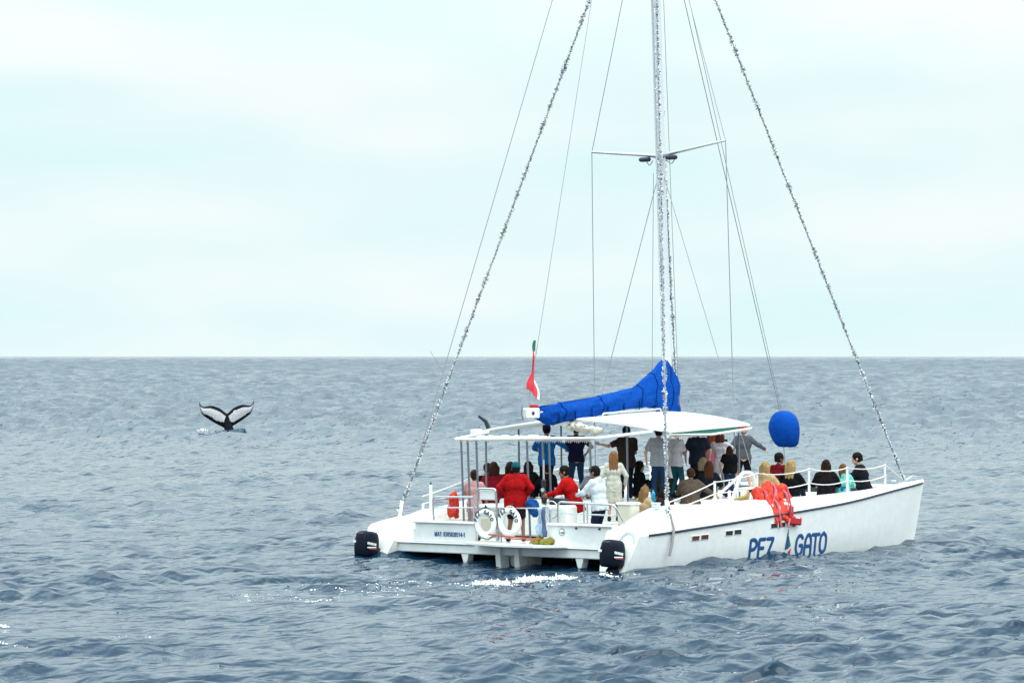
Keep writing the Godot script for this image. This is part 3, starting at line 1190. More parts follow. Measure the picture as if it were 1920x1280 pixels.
func outboard(f: float, s: float):
	var o := Node3D.new()
	o.name = nm("outboard_motor", boat)
	o.position = P(f, s, 0)
	o.rotation.x = deg_to_rad(-7)
	o.scale = Vector3(0.86, 0.95, 0.9)
	boat.add_child(o, true)
	# cowling: a rounded block, fuller aft
	var rings := []
	for k in [[0.08, 0.80, 0.9], [0.16, 0.95, 1.0], [0.34, 1.02, 1.04], [0.52, 0.98, 1.0], [0.64, 0.86, 0.93], [0.70, 0.66, 0.8], [0.72, 0.3, 0.5]]:
		var r := PackedVector3Array()
		for i in 24:
			var a := TAU * i / 24
			var c := cos(a)
			var d := sin(a)
			var e := pow(absf(c), 0.6) * signf(c)
			var g := pow(absf(d), 0.6) * signf(d)
			r.append(Vector3(e * 0.225 * k[1], k[0], g * 0.34 * k[2] + 0.06))
		rings.append(r)
	var st := tool()
	var grp := []
	for i in 24:
		grp.append(1)
	skin(st, rings, true, grp)
	for e in [0, 6]:
		var q: PackedVector3Array = rings[e]
		for i in range(1, 23):
			tri(st, q[0], q[i], q[i + 1])
	var cowl := obj("cowling", fin(st), M.cowl, o)
	st = tool()
	box(st, Vector3(0, 0.65, 0.34), Vector3(0.24, 0.05, 0.08), 0.02, Basis(Vector3.RIGHT, 0.5))
	obj("air_intake", fin(st), M.black, cowl)
	# pale decals aft and on the sides, a red line below
	st = tool()
	box(st, Vector3(-0.13, 0.44, 0.405), Vector3(0.13, 0.05, 0.008), 0.003, Basis(Vector3.UP, -0.12))
	obj("decal", fin(st), M.white, cowl)
	for sd in [-1.0, 1.0]:
		st = tool()
		for i in 6:
			box(st, Vector3(sd * 0.236, 0.415 - i * 0.004, 0.24 - i * 0.058), Vector3(0.008, 0.06, 0.045), 0.003)
		box(st, Vector3(sd * 0.236, 0.315, 0.09), Vector3(0.008, 0.03, 0.34), 0.003, Basis(Vector3.RIGHT, 0.06))
		obj("decal", fin(st), M.white, cowl)
		st = tool()
		box(st, Vector3(sd * 0.236, 0.275, 0.05), Vector3(0.008, 0.016, 0.3), 0.003)
		obj("decal", fin(st), M.red, cowl)
	st = tool()
	box(st, Vector3(0, -0.2, 0.02), Vector3(0.26, 0.56, 0.36), 0.07)
	box(st, Vector3(0, -0.6, 0.08), Vector3(0.1, 0.7, 0.3), 0.04)
	obj("leg", fin(st), M.cowl, o)
	st = tool()
	box(st, Vector3(0, 0.12, -0.3), Vector3(0.3, 0.42, 0.2), 0.03)
	box(st, Vector3(0.1, 0.13, -0.45), Vector3(0.08, 0.07, 0.34), 0.02)
	obj("bracket", fin(st), M.black, o)

func roof_h(f: float, s: float) -> float:
	return lerpf(3.02, 3.13, clampf((f - 3.0) / 3.2, 0, 1)) + 0.30 * (1.0 - pow(absf(s) / 3.0, 1.45))

func make_roof():
	var n := 24
	var tops := []
	var bots := []
	for i in 15:
		var t := i / 14.0
		var r := PackedVector3Array()
		var q := PackedVector3Array()
		for j in n + 1:
			var s := lerpf(-3.0, 3.0, float(j) / n)
			var f := lerpf(3.0, 6.2 + 0.8 * (1.0 - pow(absf(s) / 3.0, 2.0)), t)
			var edge := 0.02 if (i == 0 or i == 14 or j == 0 or j == n) else 0.0
			r.append(P(f, s, roof_h(f, s) - edge))
			q.append(P(f, s, roof_h(f, s) - 0.075 + edge))
		tops.append(r)
		bots.append(q)
	var st := tool()
	var g := []
	for j in n:
		g.append(1)
	skin(st, tops, false, g)
	g.fill(2)
	skin(st, bots, false, g)
	st.set_smooth_group(-1)
	for j in n:
		quad(st, tops[0][j], tops[0][j + 1], bots[0][j + 1], bots[0][j])
		quad(st, tops[14][j], tops[14][j + 1], bots[14][j + 1], bots[14][j])
	for i in 14:
		quad(st, tops[i][0], tops[i + 1][0], bots[i + 1][0], bots[i][0])
		quad(st, tops[i][n], tops[i + 1][n], bots[i + 1][n], bots[i][n])
	var roof := obj("roof", fin(st), M.roof, boat)
	# green cloth between the roof edge and the pale lacing rail, starboard
	st = tool()
	st.set_smooth_group(-1)
	for i in 12:
		var a := i / 12.0
		var b := (i + 1) / 12.0
		var fa := lerpf(3.15, 5.7, a)
		var fb := lerpf(3.15, 5.7, b)
		quad(st, P(fa, 2.98, roof_h(fa, 3) - 0.06), P(fb, 2.98, roof_h(fb, 3) - 0.06), P(fb, 2.985, roof_h(fb, 3) - 0.10 - 0.11 * sin(PI * b)), P(fa, 2.985, roof_h(fa, 3) - 0.10 - 0.11 * sin(PI * a)))
	obj("awning_strip", fin(st), M.green, roof)
	st = tool()
	tube(st, [P(3.0, 3.0, roof_h(3, 3) - 0.10), P(4.6, 3.02, roof_h(4.6, 3) - 0.18), P(6.25, 3.0, roof_h(6.2, 3) - 0.12)], 0.03, 6)
	for i in 48:
		var f := lerpf(3.05, 6.15, i / 48.0)
		var hh := roof_h(f, 3) - 0.15
		tube(st, [P(f, 3.02, hh), P(f + 0.03, 3.03, hh - 0.03 - 0.015 * (i % 3)), P(f + 0.06, 3.02, hh)], 0.007, 4)
	obj("lacing", fin(st), M.rope, roof)
	btube("grab_rail", M.steel, roof, [[3.6, 0.5, 3.3], [3.65, 0.5, 3.42], [5.9, 0.5, 3.5], [5.95, 0.5, 3.36]], 0.022, 8, 0.05)
	btube("horn", M.black, roof, [[3.15, -2.75, 3.07], [3.1, -2.8, 3.25], [2.95, -2.9, 3.38]], [0.06, 0.05, 0.03], 8)
	bbox("edge_light", M.white, roof, 2.72, 2.98, -3.0, -2.78, 2.86, 3.05, 0.03)
	# posts
	for p in [[3.1, -2.8], [6.0, -2.8], [3.1, 2.8], [6.0, 2.8], [3.3, 1.5], [4.4, -2.85]]:
		btube("roof_post", M.post, roof, [[p[0], p[1], 1.3 if p[0] > 3.4 else 0.88], [p[0], p[1], roof_h(p[0], p[1]) - 0.07]], 0.026, 8)
	# open frame aft of the roof
	var fr := btube("awning_frame", M.white, boat, [[3.0, -2.62, 2.98], [1.4, -2.32, 2.84], [1.4, 2.15, 2.88], [3.0, 2.5, 3.0]], 0.035, 8, 0.12)
	st = tool()
	for i in 70:
		var s := lerpf(-2.25, 2.0, i / 70.0)
		tube(st, [P(1.4, s, 2.84), P(1.38, s + 0.02, 2.80 - 0.012 * (i % 4)), P(1.4, s + 0.05, 2.84)], 0.008, 4)
	obj("lacing", fin(st), M.rope, fr)
	# rolled canvas along the bar and a crumpled bundle under the roof edge
	var pr := []
	for i in 9:
		pr.append([0, P(1.45, -1.6 + i * 0.25, 2.88 + 0.012 * (i % 2)), P(1.45, -1.35 + i * 0.25, 2.88 - 0.01 * (i % 3)), 0.05, 0.055])
	obj("rolled_canvas", nets(pr, 0.022, 0.03, 0.03), M.roof, fr)
	pr = []
	for i in 4:
		pr.append([0, P(2.9, 0.1 + i * 0.22, 3.12 - 0.03 * i), P(2.95, 0.3 + i * 0.22, 3.1 - 0.03 * i), 0.10, 0.08])
	obj("rolled_canvas", nets(pr, 0.025, 0.05, 0.06), M.beige, roof)
	for p in [[1.4, -2.09, 0.5, 2.84], [1.4, -1.88, 0.5, 2.84], [1.42, -1.62, 0.5, 2.86], [1.42, -0.02, 0.5, 2.86], [1.42, 0.46, 0.5, 2.86], [1.42, 0.66, 0.5, 2.86], [1.42, 1.9, 0.5, 2.86]]:
		btube("frame_post", M.post, fr, [[p[0] + 0.02, p[1] + 0.05, p[2]], [p[0], p[1], p[3]]], 0.026, 8)

func make_rails():
	# port quarter pushpit
	var a := btube("stern_rail", M.steel, boat, [[0.3, -2.0, 0.93], [0.3, -2.02, 1.5], [0.32, -0.75, 1.52]], 0.022, 8, 0.1)
	btube("lower_rail", M.steel, a, [[0.3, -2.0, 1.25], [0.32, 1.3, 1.3]], 0.018, 8)
	btube("rail_side", M.steel, a, [[0.3, -2.02, 1.42], [1.2, -2.35, 1.42], [1.25, -2.35, 0.92]], 0.02, 8, 0.08)
	btube("rail_post", M.steel, a, [[0.25, -0.7, 0.5], [0.3, -0.71, 1.52]], 0.022, 8)
	btube("rail_post", M.steel, a, [[0.3, 0.12, 0.5], [0.3, 0.12, 1.3]], 0.018, 8)
	# starboard quarter
	var b := btube("stern_rail", M.steel, boat, [[0.3, 1.85, 0.95], [0.3, 1.85, 1.46], [0.3, 3.5, 1.42], [0.5, 3.62, 0.98]], 0.024, 8, 0.12)
	btube("lower_rail", M.steel, b, [[0.3, 1.85, 1.2], [0.3, 3.52, 1.18]], 0.018, 8)
	for s in [2.62, 2.72]:
		btube("rail_post", M.steel, b, [[0.3, s, 0.95], [0.3, s, 1.44]], 0.018, 8)
	# gate post pair that carries the block
	btube("gate_post", M.steel, boat, [[0.3, 1.4, 0.5], [0.3, 1.4, 1.34], [0.3, 1.62, 1.34], [0.3, 1.62, 0.9]], 0.022, 8, 0.08)
	# stanchions and lifelines along each side
	for side in [1.0, -1.0]:
		var st := [[1.7, 3.95, 1.22, 1.45], [3.5, 3.92, 1.33, 1.84], [5.2, 3.9, 1.35, 1.98], [7.35, 3.9, 1.36, 2.02], [9.0, 3.9, 1.39, 2.0], [10.7, 3.9, 1.48, 2.02]]
		var host: Node3D = null
		var off := 0.3 if side < 0 else 0.0
		var low := 0.2 if side < 0 else 0.0
		for p in st:
			var q := btube("stanchion", M.white, boat if host == null else host, [[p[0], side * p[1] + off, p[2] - 0.14 - low * float(p[0] < 2.0)], [p[0], side * p[1] + off, p[3] - low * float(p[0] < 2.0)]], 0.03, 8)
			if host == null:
				host = q
				q.name = nm("lifeline_stanchions", boat)
		for lv in [0, 1]:
			var pts := []
			for i in st.size() - 1:
				for k in 7:
					var t := k / 6.0
					if k == 6 and i < st.size() - 2:
						continue
					var h0: float = st[i][3] - 0.02 if lv == 0 else lerpf(st[i][2], st[i][3], 0.45 if i > 0 else 0.1)
					var h1: float = st[i + 1][3] - 0.02 if lv == 0 else lerpf(st[i + 1][2], st[i + 1][3], 0.45)
					pts.append(P(lerpf(st[i][0], st[i + 1][0], t), side * (lerpf(st[i][1], st[i + 1][1], t) + 0.03) + off, lerpf(h0, h1, t) - 0.07 * 4 * t * (1 - t) * (1.0 if i > 1 else 0.3)))
			var t2 := tool()
			tube(t2, pts, 0.014, 6)
			obj("lifeline", fin(t2), M.rope, host)
		btube("lifeline", M.rope, host, [[10.7, side * 3.9, 2.0], [11.6, side * 3.85, 1.6]], 0.012, 6)
	# white tube arch beside the starboard rail
	var ar := btube("boarding_gate", M.white, boat, [[4.75, 3.5, 1.34], [4.95, 3.62, 1.98], [5.3, 3.7, 1.98], [5.45, 3.7, 1.36]], 0.05, 8, 0.15)
	btube("brace", M.white, ar, [[4.5, 3.1, 1.34], [4.9, 3.6, 1.9]], 0.035, 8)
	btube("brace", M.white, ar, [[4.8, 3.55, 1.6], [5.4, 3.7, 1.62]], 0.03, 8)

func wire(parent: Node, called: String, a: Array, b: Array, r := 0.011) -> MeshInstance3D:
	return btube(called, M.wire, parent, [a, b], r, 6)

func garland(parent: Node, a: Vector3, b: Vector3, r := 0.058, start := 0.0):
	# tinsel: short blades standing out all round the wire, some silver, some tarnished
	var verts := PackedVector3Array()
	var cols := PackedColorArray()
	var L := a.distance_to(b)
	var bs := frame_of(b - a)
	var t := start
	while t < L:
		var p := a.lerp(b, t / L)
		var th := rng.randf() * TAU
		var d := (bs.x * cos(th) + bs.y * sin(th) + bs.z * rng.randf_range(-0.5, 0.5)).normalized()
		var side := d.cross(Vector3(rng.randf() - 0.5, rng.randf() - 0.5, rng.randf() - 0.5)).normalized() * rng.randf_range(0.012, 0.024)
		var g := rng.randf()
		var c := Color(0.85, 0.87, 0.9) if g < 0.55 else (Color(0.4, 0.42, 0.47) if g < 0.85 else Color(0.1, 0.11, 0.14))
		# bunches: the winding comes and goes along the wire
		var bunch := 0.85 + 0.3 * sin(t * 9.0 + sin(t * 2.3) * 3.0)
		var e := p + d * r * rng.randf_range(0.7, 1.3) * bunch
		verts.append_array([p + side, e + side * 0.6, p - side, e + side * 0.6, e - side * 0.6, p - side])
		for i in 6:
			cols.append(c)
		t += 0.004
	var arr := []
	arr.resize(Mesh.ARRAY_MAX)
	arr[Mesh.ARRAY_VERTEX] = verts
	arr[Mesh.ARRAY_COLOR] = cols
	var nrm := PackedVector3Array()
	for i in range(0, verts.size(), 3):
		var n := (verts[i + 2] - verts[i]).cross(verts[i + 1] - verts[i]).normalized()
		for k in 3:
			nrm.append(n)
	arr[Mesh.ARRAY_NORMAL] = nrm
	var me := ArrayMesh.new()
	me.add_surface_from_arrays(Mesh.PRIMITIVE_TRIANGLES, arr)
	tag(obj("garland", me, M.tinsel, parent), "", "", "", "stuff")

func make_rig():
	# mast, oval, slightly raked
	var mf := func(h: float) -> float: return 6.95 - 0.027 * h
	var st := tool()
	var rings := []
	for i in 24:
		var h := lerpf(1.33, 22.0, i / 23.0)
		var r := PackedVector3Array()
		for k in 20:
			var a := TAU * k / 20
			var tp := 1.0 if h < 16 else lerpf(1.0, 0.6, (h - 16) / 6.0)
			r.append(P(mf.call(h) + 0.15 * tp * cos(a), 0.105 * tp * sin(a), h))
		rings.append(r)
	var g := []
	for k in 20:
		g.append(1)
	skin(st, rings, true, g)
	var mast := obj("mast", fin(st), mat(Color(0.66, 0.68, 0.72), 0.4, 0.15), boat)
	btube("halyard", M.wire, mast, [[mf.call(21.5) - 0.17, 0.03, 21.5], [mf.call(4.6) - 0.2, 0.06, 4.6]], 0.008, 5)
	btube("halyard", M.wire, mast, [[mf.call(16.5) + 0.17, 0.1, 16.5], [mf.call(3.4) + 0.24, 0.16, 3.4]], 0.008, 5)
	btube("halyard", M.wire, mast, [[mf.call(9.4) - 0.1, -0.16, 9.4], [mf.call(4.4) - 0.35, -0.2, 4.4]], 0.008, 5)
	# spreaders and deck lights
	for s in [-1.0, 1.0]:
		var sp := btube("spreader", M.alu, mast, [[mf.call(9.84), s * 0.08, 9.84], [mf.call(9.84) - 0.12, s * 2.12, 10.06]], [0.045, 0.028], 8)
		var lamp := tool()
		box(lamp, P(mf.call(9.75) - 0.1, s * 0.42, 9.76), Vector3(0.3, 0.11, 0.2), 0.04)
		var lo := obj("deck_light", fin(lamp), M.navy, sp)
		btube("bracket", M.wire, lo, [[mf.call(9.75) - 0.05, s * 0.2, 9.72], [mf.call(9.7), s * 0.35, 9.6], [mf.call(9.75), s * 0.48, 9.76]], 0.012, 5, 0.05)
		btube("bracket", M.wire, lo, [[mf.call(9.75), s * 0.05, 9.78], [mf.call(9.7), s * 0.4, 9.84]], 0.015, 5)
		wire(mast, "upper_shroud", [mf.call(17.0), s * 0.1, 17.0], [mf.call(9.84) - 0.12, s * 2.12, 10.06], 0.009)
		wire(mast, "upper_shroud", [mf.call(9.84) - 0.12, s * 2.12, 10.06], [6.65, s * 2.22, 1.33], 0.011)
		wire(mast, "lower_shroud", [mf.call(9.3), s * 0.1, 9.3], [6.7, s * 2.9, 1.33], 0.009)
		# stays wound with garland: to each quarter and each bow
		var aft := [1.3, 4.22, 1.14] if s > 0 else [1.15, -3.95, 0.98]
		var w1 := wire(mast, "garlanded_stay", [mf.call(17.7), s * 0.08, 17.7], aft, 0.012)
		garland(w1, P(aft[0], aft[1], aft[2] + 0.06), P(mf.call(17.7), s * 0.08, 17.7))
		var w2 := wire(mast, "garlanded_stay", [mf.call(17.7), s * 0.08, 17.7], [11.5 if s > 0 else 12.1, 3.95 if s > 0 else -3.65, 1.56], 0.012)
		garland(w2, P(11.5 if s > 0 else 12.1, 3.95 if s > 0 else -3.65, 1.6), P(mf.call(17.7), s * 0.08, 17.7))
		wire(mast, "cap_shroud", [mf.call(21.6), s * 0.05, 21.6], [aft[0] + 0.06, aft[1] - s * 0.02, aft[2]], 0.010)
		btube("turnbuckle", M.white, w1, [[aft[0], aft[1], aft[2] - 0.14], [aft[0] + 0.06, aft[1] - s * 0.06, aft[2] + 0.36]], 0.045, 8)
	# the loose tail of the starboard garland hangs down the topside
	btube("stay_tail", mat(Color(0.3, 0.27, 0.27), 0.8), mast, [[1.3, 4.3, 1.2], [1.25, 4.44, 0.86], [1.14, 4.46, 0.5], [1.08, 4.43, 0.26]], 0.032, 8)
	wire(mast, "topping_lift", [mf.call(21.6) - 0.2, 0.0, 21.6], [1.42, 0.0, 3.5], 0.008)
	wire(mast, "forestay", [mf.call(17.0) + 0.1, 0.0, 17.0], [11.75, 0.0, 3.2], 0.011)
	wire(mast, "jib_halyard", [mf.call(17.2) + 0.15, 0.1, 17.2], [11.72, 0.05, 3.3], 0.008)
	wire(mast, "forestay", [11.75, 0.0, 3.2], [11.95, 0.0, 1.42], 0.011)
	wire(mast, "flag_halyard", [2.2, -3.8, 5.0], [2.9, -2.9, 3.05], 0.006)
	btube("bowsprit", M.alu, boat, [[11.4, 0, 1.4], [12.1, 0, 1.42]], 0.05, 8)
	# jib stowed in a blue bag on the forestay
	st = tool()
	rings = []
	for q in [[3.36, 0.03, 0.0], [3.345, 0.10, 0.0], [3.3, 0.21, 0.02], [3.2, 0.31, 0.04], [3.05, 0.375, 0.06], [2.9, 0.395, 0.08], [2.75, 0.38, 0.10], [2.6, 0.345, 0.13], [2.48, 0.30, 0.16], [2.42, 0.24, 0.17], [2.4, 0.12, 0.18], [2.4, 0.01, 0.18]]:
		var r := PackedVector3Array()
		for k in 28:
			var a := TAU * k / 28
			var fold: float = 1.1 + (0.05 * sin(a * 3.0 + q[0] * 3.0) + 0.03 * sin(a * 7.0 - q[0] * 5.0)) * smoothstep(0.02, 0.3, q[1])
			r.append(P(11.8 + q[2] + q[1] * cos(a) * fold, 0.02 + q[1] * 0.92 * sin(a) * fold, q[0] + 0.03 * sin(a * 2.0 + 1.0) * q[1] / 0.3))
		rings.append(r)
	g = []
	for k in 28:
		g.append(1)
	skin(st, rings, true, g)
	obj("jib_bag", fin(st), M.canvas, boat)
	# boom
	var boom := btube("boom", M.alu, boat, [[6.6, 0, 3.5], [1.45, 0, 3.47]], 0.085, 10)
	bbox("boom_end_box", M.white, boom, 1.3, 1.78, -0.1, 0.1, 3.34, 3.58, 0.025)
	btube("sheave", M.black, boom, [[1.52, 0.095, 3.46], [1.52, 0.112, 3.46]], 0.045, 12)
	btube("boom_fitting", M.wire, boom, [[1.28, 0, 3.3], [1.22, 0, 3.45], [1.26, 0, 3.66]], 0.025, 6)
	bbox("reef_block", M.vest_dark, boom, 1.55, 1.78, -0.06, 0.06, 3.585, 3.66, 0.02)
	# sail cover: a loft of folded sections from the boom end up round the mast
	var sec := [[1.78, 3.34, 3.60, 0.09], [2.0, 3.22, 3.63, 0.14], [2.22, 3.16, 3.65, 0.16], [2.55, 3.20, 3.68, 0.15], [2.62, 3.22, 3.70, 0.18], [3.1, 3.26, 3.74, 0.18], [3.63, 3.32, 3.80, 0.17], [4.0, 3.37, 3.84, 0.18], [4.06, 3.38, 3.85, 0.21], [4.6, 3.45, 3.92, 0.20], [5.2, 3.49, 4.0, 0.20], [5.5, 3.52, 4.05, 0.19], [5.58, 3.52, 4.1, 0.225], [5.85, 3.52, 4.25, 0.22], [6.16, 3.5, 4.40, 0.22], [6.5, 3.34, 4.64, 0.23], [6.75, 3.24, 4.73, 0.235], [7.0, 3.2, 4.6, 0.22], [7.15, 3.2, 4.3, 0.17], [7.2, 3.22, 4.0, 0.06]]
	rings = []
	for q in sec:
		var r := PackedVector3Array()
		for k in 22:
			var a := TAU * k / 22
			var c := cos(a)
			var d := sin(a)
			var hh: float = lerpf(q[1], q[2], 0.5 + 0.5 * d)
			var wd: float = q[3] * pow(absf(c), 0.75) * signf(c) * (1.0 - 0.35 * maxf(0.0, d))
			var fold := 0.028 * sin(k * 2.1 + q[0] * 5.0) + 0.03 * sin(q[0] * 13.0 - d * 5.0)
			r.append(P(q[0] + 0.03 * sin(d * 3.0 + q[0]), wd + fold * signf(c), hh + 0.01 * sin(q[0] * 17.0)))
		rings.append(r)
	st = tool()
	g = []
	for k in 22:
		g.append(1)
	skin(st, rings, true, g)
	for e in [0, rings.size() - 1]:
		for k in range(1, 21):
			tri(st, rings[e][0], rings[e][k], rings[e][k + 1])
	var cover := obj("sail_cover", fin(st), M.canvas, boat)
	for i in [4, 8, 12, 14, 16]:
		var lp := []
		for v in rings[i]:
			lp.append(v)
		st = tool()
		tube(st, lp, 0.013, 5, true)
		obj("seam", fin(st), cloth(Color(0.001, 0.018, 0.11)), cover)
	for i in 7:
		var f := 2.35 + i * 0.62
		btube("tie", cloth(Color(0.001, 0.018, 0.11)), cover, [[f, 0.2, 3.44 + 0.05 * i], [f + 0.02, 0.18, 3.24 + 0.05 * i], [f, 0.0, 3.16 + 0.06 * i]], 0.014, 5)

# ---------------------------------------------------------------- people
func head_mesh() -> ArrayMesh:
	if not heads.has("head"):
		heads.head = nets([
			[1, Vector3(0, 0.02, 0.008), Vector3(0.076, 0.100, 0.095)],
			[1, Vector3(0, -0.05, -0.028), Vector3(0.058, 0.070, 0.066)],
			[0, Vector3(0, -0.1, -0.07), Vector3(0, -0.095, -0.06), 0.02, 0.02],
			[0, Vector3(0, 0.012, -0.088), Vector3(0, -0.03, -0.107), 0.010, 0.014],
			[0, Vector3(-0.045, 0.028, -0.078), Vector3(0.045, 0.028, -0.078), 0.012, 0.012],
			[1, Vector3(0.078, -0.012, 0.01), Vector3(0.012, 0.032, 0.02)],
			[1, Vector3(-0.078, -0.012, 0.01), Vector3(0.012, 0.032, 0.02)],
			[2, Vector3(0.031, 0.008, -0.098), Vector3(0.017, 0.012, 0.016)],
			[2, Vector3(-0.031, 0.008, -0.098), Vector3(0.017, 0.012, 0.016)],
			[0, Vector3(-0.02, -0.062, -0.086), Vector3(0.02, -0.062, -0.086), 0.008, 0.008]], 0.0075, 0.014)
		var st := tool()
		st.set_smooth_group(1)
		for s in [-1.0, 1.0]:
			var sp := SphereMesh.new()
			sp.radius = 0.011
			sp.height = 0.022
			sp.radial_segments = 8
			sp.rings = 4
			st.append_from(sp, 0, Transform3D(Basis(), Vector3(s * 0.031, 0.008, -0.081)))
		heads.eyes = st.commit()
	return heads.head

func hand_mesh(right: bool) -> ArrayMesh:       # left hand hanging from the wrist at the origin, palm towards +x, thumb forward (-z)
	if not heads.has("hand"):
		var pr := [[1, Vector3(0, -0.05, 0), Vector3(0.018, 0.056, 0.042)], [0, Vector3(0, 0.01, 0), Vector3(0, -0.03, 0), 0.026, 0.028]]
		var len := [0.066, 0.076, 0.07, 0.055]
		for i in 4:
			var z := -0.031 + i * 0.0205
			var a := Vector3(0, -0.09, z)
			var b := a + Vector3(0.008, -len[i] * 0.55, (i - 1.5) * 0.003)
			var c := b + Vector3(0.02, -len[i] * 0.42, 0)
			pr.append([0, a, b, 0.0095, 0.0088])
			pr.append([0, b, c, 0.0088, 0.0075])
		pr.append([0, Vector3(0.004, -0.03, -0.034), Vector3(0.012, -0.07, -0.062), 0.012, 0.010])
		pr.append([0, Vector3(0.012, -0.07, -0.062), Vector3(0.02, -0.098, -0.062), 0.010, 0.008])
		heads.hand = nets(pr, 0.006, 0.006)
		for p in pr:
			p[1].x = -p[1].x
			if p[0] == 0:
				p[2].x = -p[2].x
		heads.hand_right = nets(pr, 0.006, 0.006)
	return heads.hand_right if right else heads.hand

func hair_mesh(style: String) -> ArrayMesh:
	var key := "hair_" + style
	if heads.has(key):
		return heads[key]
	var pr := [[1, Vector3(0, 0.026, 0.012), Vector3(0.087, 0.108, 0.104)], [1, Vector3(0, -0.035, 0.045), Vector3(0.074, 0.075, 0.06)]]
	var face := [3, Vector3(0, -0.5, -0.866), 0.046]
	match style:
		"short":
			pr.append(face)
			pr.append([3, Vector3(0, -1, 0.2), 0.085])
		"long":
			pr.append(face)
			for x in [-0.055, 0.0, 0.055]:
				pr.append([0, Vector3(x, -0.02, 0.06), Vector3(x * 1.25, -0.30, 0.10), 0.052, 0.034])
			for x in [-0.075, 0.075]:
				pr.append([0, Vector3(x, 0.0, 0.0), Vector3(x * 1.1, -0.22, 0.03), 0.03, 0.02])
		"bob":
			pr.append(face)
			for x in [-0.06, 0.0, 0.06]:
				pr.append([0, Vector3(x, 0.0, 0.05), Vector3(x * 1.1, -0.12, 0.055), 0.055, 0.045])
		"bun":
			pr.append(face)
			pr.append([1, Vector3(0, 0.06, 0.12), Vector3(0.045, 0.042, 0.04)])
		"pony":
			pr.append(face)
			pr.append([0, Vector3(0, 0.03, 0.11), Vector3(0.01, -0.06, 0.15), 0.03, 0.04])
			pr.append([0, Vector3(0.01, -0.06, 0.15), Vector3(0.0, -0.2, 0.12), 0.04, 0.018])
		"cap":
			pr = [[1, Vector3(0, 0.03, 0.008), Vector3(0.089, 0.108, 0.106)], [3, Vector3(0, -1, 0), -0.022], [1, Vector3(0, 0.03, -0.12), Vector3(0.068, 0.009, 0.062)]]
		"beanie":
			pr = [[1, Vector3(0, 0.032, 0.01), Vector3(0.094, 0.118, 0.110)], [3, Vector3(0, -1, -0.1), -0.005]]
	heads[key] = nets(pr, 0.009, 0.02, 0.012 if style != "cap" else 0.0)
	return heads[key]

func ik(a: Vector3, target: Vector3, l1: float, l2: float, pole: Vector3) -> Array:
	var d := target - a
	var L := clampf(d.length(), 0.05, (l1 + l2) * 0.995)
	d = d.normalized()
	var x := (l1 * l1 - l2 * l2 + L * L) / (2.0 * L)
	var y := sqrt(maxf(0.0, l1 * l1 - x * x))
	var pp := (pole - d * pole.dot(d)).normalized()
	return [a + d * x + pp * y, a + d * L]

const ARMS := {
	"hang": Vector3(0.11, -0.49, -0.05), "rail": Vector3(0.0, -0.27, -0.40), "lap": Vector3(-0.10, -0.36, -0.26), "prop": Vector3(0.12, -0.44, 0.18),
	"knee": Vector3(-0.02, -0.22, -0.36), "camera": Vector3(-0.10, 0.06, -0.27), "out": Vector3(0.47, -0.06, -0.10), "low": Vector3(0.40, -0.27, -0.08),
	"hip": Vector3(0.06, -0.36, -0.02), "up": Vector3(0.12, 0.40, -0.15), "cross": Vector3(-0.16, -0.22, -0.22)}

